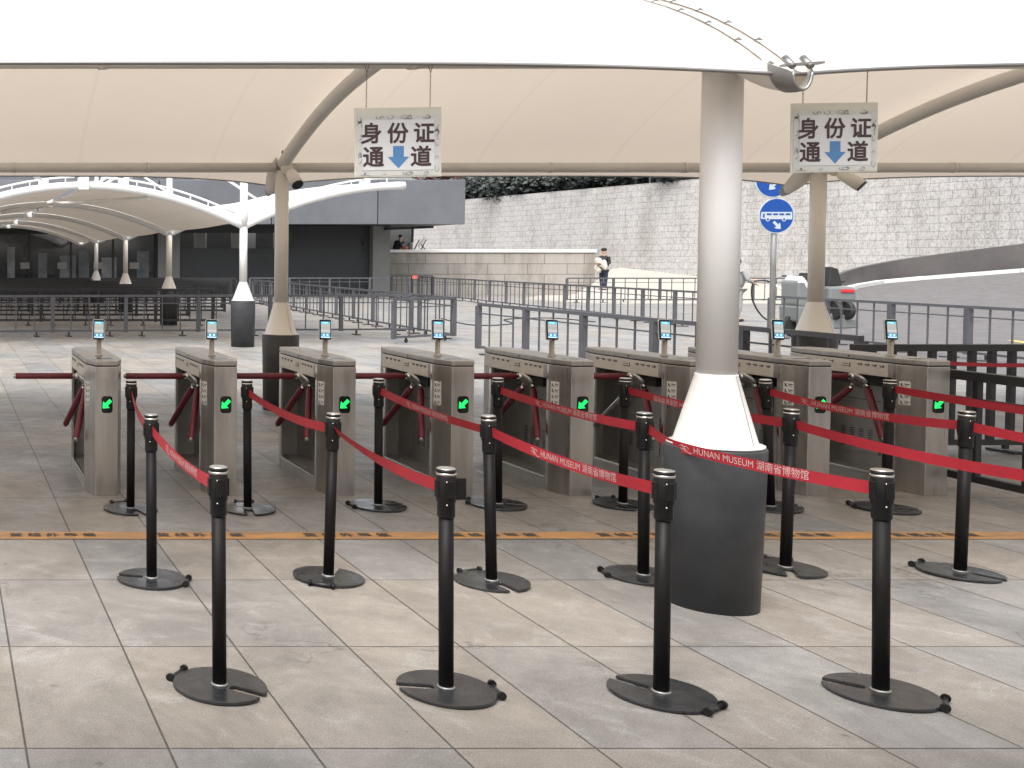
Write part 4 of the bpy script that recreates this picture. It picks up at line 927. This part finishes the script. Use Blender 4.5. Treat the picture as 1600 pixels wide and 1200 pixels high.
fence(P(390, 433, 47).xy.to_3d(), P(640, 433, 47).xy.to_3d(), 'grey fence in front of the dark building wall', group=FG, post_gap=1.7)
fence(P(655, 433, 49).xy.to_3d(), P(742, 437, 43).xy.to_3d(), 'grey fence of dense bars in front of the low stone wall', group=FG, post_gap=1.4, nb=4)
fence(P(612, 430, 44.5).xy.to_3d(), P(676, 430, 44.5).xy.to_3d(), 'small dark gate with a red notice, left of the low stone wall', group=FG, post_gap=.9, nb=3, m='frame_dark', h=1.05)
p = P(648, 433, 44.3); mb = MB(); mb.box((p.x - .1, p.y - .01, p.z - .06), (p.x + .1, p.y + .01, p.z + .06)); tag(part('red_notice', mb, M['red_plastic']), 'small red notice on the dark gate by the low stone wall', 'notice')
for i, (Z, xa, xb) in enumerate(((27.8, -2, 6.9), (30.6, -2, 6.9), (33.2, -2, 8.6), (35.8, -2, 9.2), (38.6, -2, 10.2), (41.5, -2, 11), (44.5, -2, 12))):
    fence(Vector((xa, Z, 0)), Vector((xb, Z, 0)), ['nearest', 'second', 'third', 'fourth', 'fifth', 'sixth', 'farthest'][i] + ' of the parallel dark queue fences under the far canopies', group='dark queue fences under the far canopies', m='frame_dark', post_gap=1.6, nb=4, h=.95, pw=.07, rail=.07)
BG = 'black fences at the right edge'  # grey fences drawn near-black, canopy shade put into their colour
fence(Vector((7.98, 9.45, 0)), Vector((11.5, 9.45, 0)), 'rear black fence behind the last turnstile, parallel to the row', group=BG, m='frame_dark', post_gap=1.5, nb=9, bw=.045, pw=.07, h=.955, zb=.07, rail=.06, second=.30)
fence(Vector((7.52, 9.3, 0)), Vector((7.40, 6.2, 0)), 'front black fence with heavy bars right of the last turnstile', group=BG, m='frame_dark', post_gap=2.3, nb=7, bw=.04, pw=.10, h=.885, zb=.09, rail=.065, second=.20)
ba, bb = P(1430, 565, 9.40), P(1700, 569, 9.40)
mb = MB(); mb.grid(lambda u, v: ba.lerp(bb, u) + Vector((0, 0, (v - .5) * .035 - .02 * math.sin(math.pi * u))), 20, 1); tag(part('queue_belt', mb, M['belt']), 'faded red belt strung along the rear black fence', 'belt', 'red belts between the queue posts')
# black box drum behind last turnstile
# ------------------------------------------------------------------ traffic sign pole
sy = 17.9; c1 = P(1213, 337, sy); c2 = P(1207.5, 281, sy); rs = .295
ts = thing('traffic_sign_pole', 'grey pole with two round blue traffic signs, lower one showing a white bus', 'traffic sign', (c1.x, sy, 0))
mb = MB(); mb.tube([(c1.x + .01, sy + .05, 0), (c1.x, sy + .05, c2.z + .3)], .042, 16); part('pole', mb, M['galv'], ts)
for ci, c in enumerate((c1, c2)):
    def D(x, y, o_=0.0, c=c): return c + Vector((x, -o_, y))
    def disc(r, o0, o1):
        mb = MB(); n = 48; vs = [D(r * math.cos(2 * math.pi * k / n), r * math.sin(2 * math.pi * k / n), o0) for k in range(n)] + [D(r * math.cos(2 * math.pi * k / n), r * math.sin(2 * math.pi * k / n), o1) for k in range(n)]
        mb.add(vs, [tuple(reversed(range(n, 2 * n))), tuple(range(n))] + [(k, n + k, n + (k + 1) % n, (k + 1) % n) for k in range(n)]); return mb
    disc_o = part('sign_rim', disc(rs, -.01, .004), M['sign_white'], ts); part('sign_face', disc(rs - .016, .0042, .007), M['sign_blue'], ts)
    w_ = MB(); b_ = MB()
    def poly(mb, pts, o_): mb.add([D(x, y, o_) for x, y in pts], [tuple(reversed(range(len(pts))))])
    def arrow(mb, cx_, cy_, ang, L0, wd, o_):
        shp = [(-L0 / 2, -wd / 2), (L0 * .05, -wd / 2), (-L0 * .05, -wd * 1.25), (L0 * .12, -wd * 1.25), (L0 / 2, 0), (L0 * .12, wd * 1.25), (-L0 * .05, wd * 1.25), (L0 * .05, wd / 2), (-L0 / 2, wd / 2)]
        poly(mb, [(cx_ + x * math.cos(ang) - y * math.sin(ang), cy_ + x * math.sin(ang) + y * math.cos(ang)) for x, y in shp], o_)
    if ci == 0:
        poly(w_, [(-.255, .062), (.255, .062), (.262, -.02), (.255, -.062), (-.262, -.055), (-.27, -.02)], .0095)
        for x in (-.15, .12):
            poly(w_, [(x + .035 * math.cos(k * .5236), -.062 + .035 * math.sin(k * .5236)) for k in range(12)], .0125); poly(b_, [(x + .018 * math.cos(k * .5236), -.062 + .018 * math.sin(k * .5236)) for k in range(12)], .0145)
        for x in (-.17, -.065, .04, .145): poly(b_, [(x, .012), (x + .08, .012), (x + .08, .038), (x, .038)], .0145)
        poly(b_, [(-.235, -.03), (-.205, -.03), (-.205, .035), (-.225, .035)], .0145)
        arrow(w_, .01, -.16, R(-45), .17, .045, .0095)
    else:
        arrow(w_, .0, -.10, R(225), .19, .045, .0095); poly(w_, [(-.2, .02), (.2, .02), (.2, .08), (.12, .1), (.07, .15), (-.09, .15), (-.14, .1), (-.2, .08)], .0095)
    part('symbol', w_, M['sign_white'], ts); part('symbol_detail', b_, M['sign_blue'], ts)

# ------------------------------------------------------------------ people
def skin_mesh(name, verts, edges, radii, m, parent, sub=2, label=None):
    me = bpy.data.meshes.new(name); me.from_pydata([Vector(v) for v in verts], edges, []); me.materials.append(m)
    o = bpy.data.objects.new(name, me); COL.objects.link(o); o.parent = parent
    sk = o.modifiers.new('skin', 'SKIN'); sk.use_smooth_shade = True
    for i, r_ in enumerate(radii):
        sv = me.skin_vertices[0].data[i]; sv.radius = (r_, r_) if isinstance(r_, (int, float)) else r_; sv.use_root = (i == 0)
    sb = o.modifiers.new('sub', 'SUBSURF'); sb.levels = sub; sb.render_levels = sub
    dg = bpy.context.evaluated_depsgraph_get(); ev = bpy.data.meshes.new_from_object(o.evaluated_get(dg)); o.modifiers.clear(); o.data = ev
    for pl in ev.polygons: pl.use_smooth = True
    if label: o['label'] = label
    return o
def person(loc, label, rot=0, s=1.0, arms=None, top='cloth_black', legs='cloth_navy', hat=None, bend=0.0, seated=False, hair=True):
    o = thing('person', label, 'person', loc); o.rotation_euler.z = rot
    lean = Vector((bend, 0, 0))
    hip = Vector((0, 0, .92)); ch = Vector((bend * .5, 0, 1.22)); neck = Vector((bend, 0, 1.47)); head = Vector((bend * 1.15 + .015, 0, 1.62)); tp = head + Vector((0, 0, .10))
    kn = [Vector((.02, s_ * .10, .50)) for s_ in (-1, 1)]; an = [Vector((0 + .05 * s_, s_ * .11, .09)) for s_ in (-1, 1)]; toe = [a + Vector((.14, 0, -.05)) for a in an]
    ar = arms or [[Vector((bend, -.2, 1.40)), Vector((bend + .02, -.25, 1.14)), Vector((bend + .12, -.22, .90))], [Vector((bend, .2, 1.40)), Vector((bend + .02, .25, 1.14)), Vector((bend + .12, .22, .90))]]
    V = [hip, ch, neck, head, tp]; E = [(0, 1), (1, 2), (2, 3), (3, 4)]; RR = [.085, .09, .05, .085, .065]
    for s_ in range(2):
        i0 = len(V); V += [Vector((0, (-1, 1)[s_] * .09, .86)), kn[s_], an[s_], toe[s_]]; RR += [.085, .06, .042, .035]; E += [(0, i0), (i0, i0 + 1), (i0 + 1, i0 + 2), (i0 + 2, i0 + 3)]
    for s_ in range(2):
        a = ar[s_]; i0 = len(V); hand = a[2] + (a[2] - a[1]).normalized() * .09
        V += [a[0], a[1], a[2], hand]; RR += [.05, .040, .028, .030]; E += [(1, i0), (i0, i0 + 1), (i0 + 1, i0 + 2), (i0 + 2, i0 + 3)]
    skin_mesh('body', V, E, RR, M['skin'], o)
    # five fingers per hand
    for s_ in range(2):
        a = ar[s_]; dr = (a[2] - a[1]).normalized(); hand = a[2] + dr * .09; sd_ = dr.orthogonal().normalized()
        fg = MB()
        for k in range(4):
            q = hand + sd_ * (k - 1.5) * .018; fg.tube([q, q + dr * .035, q + dr * .06 + Vector((0, 0, -.01))], [.009, .008, .006], 6)
        fg.tube([a[2] + dr * .04 + sd_ * .03, a[2] + dr * .08 + sd_ * .05], [.01, .007], 6); part('fingers', fg, M['skin'], o, world=False)
    # clothes
    V = [hip + Vector((0, 0, -.07)), ch, Vector((bend * .9, 0, 1.42))]; E = [(0, 1), (1, 2)]; RR = [.19, .20, .14]
    for s_ in range(2):
        a = ar[s_]; i0 = len(V); V += [a[0], a[1], a[1].lerp(a[2], .8)]; RR += [.07, .055, .042]; E += [(2, i0), (i0, i0 + 1), (i0 + 1, i0 + 2)]
    skin_mesh('jacket', V, E, RR, M[top], o)
    V = [hip + Vector((0, 0, .03))]; E = []; RR = [.16]
    for s_ in range(2):
        i0 = len(V); V += [Vector((0, (-1, 1)[s_] * .09, .82)), kn[s_], an[s_] + Vector((0, 0, .02))]; RR += [.10, .078, .062]; E += [(0, i0), (i0, i0 + 1), (i0 + 1, i0 + 2)]
    skin_mesh('trousers', V, E, RR, M[legs], o)
    mb = MB()
    for s_ in range(2): mb.ball(an[s_] + Vector((.06, 0, -.045)), (.14, .05, .045), 12, 8)
    part('shoes', mb, M['rubber'], o, world=False)
    # face + hair
    fx = head + Vector((.078, 0, .02)); mb = MB(); mb.ball(fx + Vector((.012, 0, -.012)), (.018, .012, .022), 8, 6)
    for s_ in (-1, 1): mb.ball(head + Vector((0, s_ * .082, 0)), (.018, .012, .03), 8, 6)
    part('nose_and_ears', mb, M['skin'], o, world=False)
    mb = MB()
    for s_ in (-1, 1): mb.ball(fx + Vector((-.004, s_ * .03, .012)), (.008, .012, .007), 8, 6)
    mb.ball(fx + Vector((.0, 0, -.052)), (.008, .024, .006), 8, 6); part('eyes_and_mouth', mb, M['hair'], o, world=False)
    if hair: mb = MB(); mb.ball(head + Vector((-.018, 0, .045)), (.098, .092, .088), 16, 10); part('hair', mb, M['hair'], o, world=False)
    if hat:
        mb = MB(); mb.ball(head + Vector((-.005, 0, .075)), (.112, .10, .075), 16, 10); mb.ball(head + Vector((.12, 0, .065)), (.09, .075, .012), 14, 6); part('cap', mb, M['hair'], o, world=False)
    o.scale = (s, s, s); return o
# man carrying a bundle
mz = 46.4; p = P(943, 453.5, mz)
mrot = R(-160)
arms = [[Vector((0, -.2, 1.40)), Vector((.02, -.30, 1.12)), Vector((.26, -.10, 1.08))], [Vector((0, .2, 1.40)), Vector((.05, .30, 1.12)), Vector((.28, .10, 1.12))]]
pm = person((p.x, mz, .36), 'standing man in black cap and black top carrying a white bundle', rot=mrot, s=1.05, arms=arms, top='cloth_black', legs='cloth_navy', hat=True)
mb = MB()
rr_ = random.Random(5)
for (x, y, z, a, b, c) in ((.20, -.10, 1.24, .13, .15, .12), (.24, -.02, 1.16, .10, .20, .08), (.20, .16, 1.08, .10, .12, .20), (.22, .24, .98, .08, .09, .13), (.20, -.14, .93, .11, .12, .17), (.22, -.06, .84, .11, .10, .13), (.21, .05, 1.02, .07, .14, .06)): mb.ball((x, y, z), (a, b, c), 16, 12)
bun = part('cloth_bundle', mb, M['cloth_white'], None); tag(bun, 'white cloth bundle held in the arms of the capped man', 'bundle')
bun.location = (p.x, mz, .36); bun.rotation_euler.z = mrot; bun.scale = (1.05,) * 3
# woman behind the parapet
pz = 53.0; q = P(617, 391, pz)
arms2 = [[Vector((.12, -.2, 1.38)), Vector((.30, -.22, 1.10)), Vector((.52, -.18, .98))], [Vector((.12, .2, 1.38)), Vector((.34, .20, 1.28)), Vector((.50, .12, 1.45))]]
person((q.x, pz, lh - .86), 'person in black leaning over the stone wall by an orange basket', rot=R(-10), arms=arms2, top='cloth_black', legs='cloth_black', bend=.22)
q = P(633, 387.5, 51.9); mb = MB(); mb.lathe((q.x, 51.9, lh + .141), [(.09, 0), (.14, .10), (.145, .13), (.12, .13)], 20); tag(part('basket', mb, M['orange']), 'orange basket on the white wall top beside the leaning person', 'basket')
q = P(604, 385, 51.9); mb = MB(); mb.lathe((q.x, 51.9, lh + .141), [(.13, 0), (.10, .10), (.03, .14), (.025, .55), (.02, .56)], 14); tag(part('lamp_stand', mb, M['white_paint']), 'small white stand on the wall top against the pier', 'stand')
q = P(655, 385, 52.3)
o = thing('folding_chair', 'folded chair with a white cloth over it on the wall top', 'chair', (q.x, 52.3, lh + .14))
mb = MB()
for dx in (-.28, .05): mb.tube([(q.x + dx, 52.2, lh + .15), (q.x + dx + .28, 52.3, lh + .62)], .025, 8)
mb.tube([(q.x + .25, 52.2, lh + .15), (q.x, 52.3, lh + .5)], .025, 8); part('frame', mb, M['frame_dark'], o)
mb = MB(); mb.grid(lambda u, v: Vector((q.x - .12 + u * .34, 52.15 + v * .03, lh + .22 + u * .42 + v * .16)), 6, 3); part('seat_cloth', mb, M['cloth_white'], o)
q = P(644, 387, 52.2); mb = MB(); mb.lathe((q.x - .1, 52.2, lh + .141), [(.12, 0), (.13, .28), (.10, .33)], 16); tag(part('bucket', mb, M['trike']), 'pale grey bucket on the wall top between basket and folded chair', 'bucket')
# hose worker behind the white column
hz = 29.5; q = G(1150, 502)
hp = P(1184, 442, hz)
arms3 = [[Vector((.05, -.2, 1.40)), Vector((.10, -.30, 1.14)), Vector((.34, -.20, 1.05))], [Vector((.05, .2, 1.40)), Vector((.25, .22, 1.16)), Vector((.50, .10, 1.14))]]
bx_ = P(1150, 500, hz).x
person((bx_, hz, 0), 'worker in pale grey jacket holding a hose beside the white column', rot=R(-4), arms=arms3, top='cloth_grey', legs='cloth_grey', hat=False)
h0 = Vector((bx_ + .56, hz + .0, 1.12))
mb = MB(); pts = [h0 + Vector((-.12, -.05, -.02)), h0 + Vector((-.18, -.05, -.18)), h0 + Vector((-.16, -.05, -.5)), h0 + Vector((-.02, -.1, -.85)), h0 + Vector((.18, -.2, -1.08)), h0 + Vector((.5, -.3, -1.105)), h0 + Vector((1.2, -.6, -1.105)), h0 + Vector((2.0, -.5, -1.105))]
def smooth(pts, n=6):
    out = []
    for i in range(len(pts) - 1):
        for k in range(n): out.append(lp(pts, (i + k / n) / (len(pts) - 1)))
    return out + [pts[-1]]
mb.tube(smooth(pts), .022, 8); mb.tube(smooth([h0 + Vector((-.12, -.05, -.02)), h0, h0 + Vector((.25, 0, .0)), h0 + Vector((.50, 0, -.12))]), .022, 8); 
ho = thing('hose', 'dark hose with white nozzle looping from the worker\'s hands to the ground', 'hose', h0); part('tube', mb, M['rubber'], ho)
mb = MB(); mb.tube([h0 + Vector((.50, 0, -.12)), h0 + Vector((.82, 0, -.34))], [.028, .010], 10); part('nozzle', mb, M['white_paint'], ho)
# worker in black left of the column
q = G(1102, 477)
pb = person((q.x, q.y, 0), 'worker in black with yellow arm band, half hidden behind the white column', rot=R(200), top='cloth_black', legs='cloth_black', hair=True, s=.93)
mb = MB(); mb.tube([(.03, .27, 1.06), (.02, .265, 1.12)], .068, 12); mb.tube([(.03, -.27, 1.06), (.02, -.265, 1.12)], .068, 12); part('arm_band', mb, M['yellow'], pb, world=False)

# ------------------------------------------------------------------ cleaning tricycle
tz = 23.5; q = P(1275, 500, tz)
tr = thing('cleaning_tricycle', 'pale grey cleaning tricycle with black seat and red tail lamp, behind the cream column', 'vehicle', (q.x, tz, 0))
X0 = q.x
def bz(pts, w0, w1, m, nm, par=tr, bev=.02):
    mt = Matrix.Translation((X0, tz, 0)) @ Matrix.Rotation(R(90), 4, 'X'); mb = MB(); mb.prism(pts, w0, w1, mt); return part(nm, mb, m, par, bevel=bev)
bz([(-.60, .72), (-.42, .60), (-.28, .72), (-.36, 1.02), (-.52, 1.30), (-.60, 1.22)], -.25, .25, M['trike'], 'leg_shield', bev=.04)
bz([(-.60, 1.20), (-.50, 1.36), (-.36, 1.14), (-.40, 1.06), (-.47, 1.18)], -.20, .255, M['white_paint'], 'fairing', bev=.02)
bz([(-.60, .35), (.45, .32), (.45, .52), (-.20, .55), (-.40, .70), (-.62, .70)], -.28, .28, M['trike'], 'chassis', bev=.04)
bz([(-.36, .75), (-.20, .60), (-.12, 1.35), (-.26, 1.42)], -.18, .18, M['rubber'], 'seat_back')
bz([(.02, .80), (.56, .80), (.62, .88), (.60, 1.05), (.54, 1.12), (.02, 1.12)], -.32, .32, M['trike'], 'rear_box', bev=.05)
mb = MB(); mb.box((X0 + .26, tz - .345, .99), (X0 + .54, tz - .325, 1.06)); part('tail_lamp', mb, M['tail'], tr, bevel=.01)
bz([(.08, 1.12), (.40, 1.13), (.30, 1.50), (.14, 1.55)], -.2, .2, M['rubber'], 'seat')
mb = MB(); mb.tube([(X0 + .1, tz, 1.2), (X0 + .52, tz - .1, 1.22)], .02, 8); mb.tube([(X0 - .5, tz - .35, 1.34), (X0 - .48, tz + .35, 1.34)], .018, 8); part('handlebar', mb, M['rubber'], tr)
for (x, y, z, r_) in ((.18, -.25, .60, .20), (.44, -.25, .60, .20), (-.45, 0, .26, .26), (.3, .3, .26, .26)):
    mb = MB(); mb.tube([(X0 + x - .05, tz + y, r_ if z < .5 else z), (X0 + x + .05, tz + y, r_ if z < .5 else z)] if z > .5 else [(X0 + x, tz + y - .05, r_), (X0 + x, tz + y + .05, r_)], r_, 24)
    w0 = part('wheel', mb, M['rubber'], tr)
bz([(.10, .20), (.72, .22), (.62, .42), (.12, .42)], -.30, .30, M['trike'], 'rear_bumper', bev=.03)
mb = MB(); mb.tube([(X0 - .55, tz - .3, .05), (X0 - .35, tz - .3, .62), (X0 - .2, tz - .3, .35), (X0 - .45, tz - .32, .12)], .025, 8); part('stand_leg', mb, M['galv'], tr)
mb = MB(); mb.ball((X0 - .35, tz - .33, .32), (.20, .1, .14), 12, 8); part('rag_bag', mb, M['cloth_grey'], tr)
# broom on the road
a, b = G(1338, 488, .08), G(1402, 507, .05)
br = thing('broom', 'red handled broom with pink head lying on the bus road', 'broom', b); mb = MB(); mb.tube([a, b], .02, 8); part('handle', mb, M['red_plastic'], br)
mb = MB(); mb.tube([b, b + (b - a).normalized() * .15], [.05, .07], 12); part('head', mb, M['pink'], br)
q = G(1368, 506); mb = MB(); mb.box((q.x - .14, q.y - .1, 0), (q.x + .10, q.y + .1, .10)); mb.box((q.x - .02, q.y - .1, .10), (q.x + .14, q.y + .1, .13)); tag(part('dustpan', mb, M['rubber'], bevel=.01), 'black dustpan on the road beside the red broom', 'dustpan')
# cables lying on the plaza
mb = MB(); mb.tube(smooth([G(690, 498, .012), G(740, 508, .012), G(800, 506, .012), G(790, 499, .012), G(860, 497, .012), G(930, 503, .012)]), .018, 6)
tag(part('cable', mb, M['rubber']), 'dark cable lying loose on the plaza between the fences', 'cable')
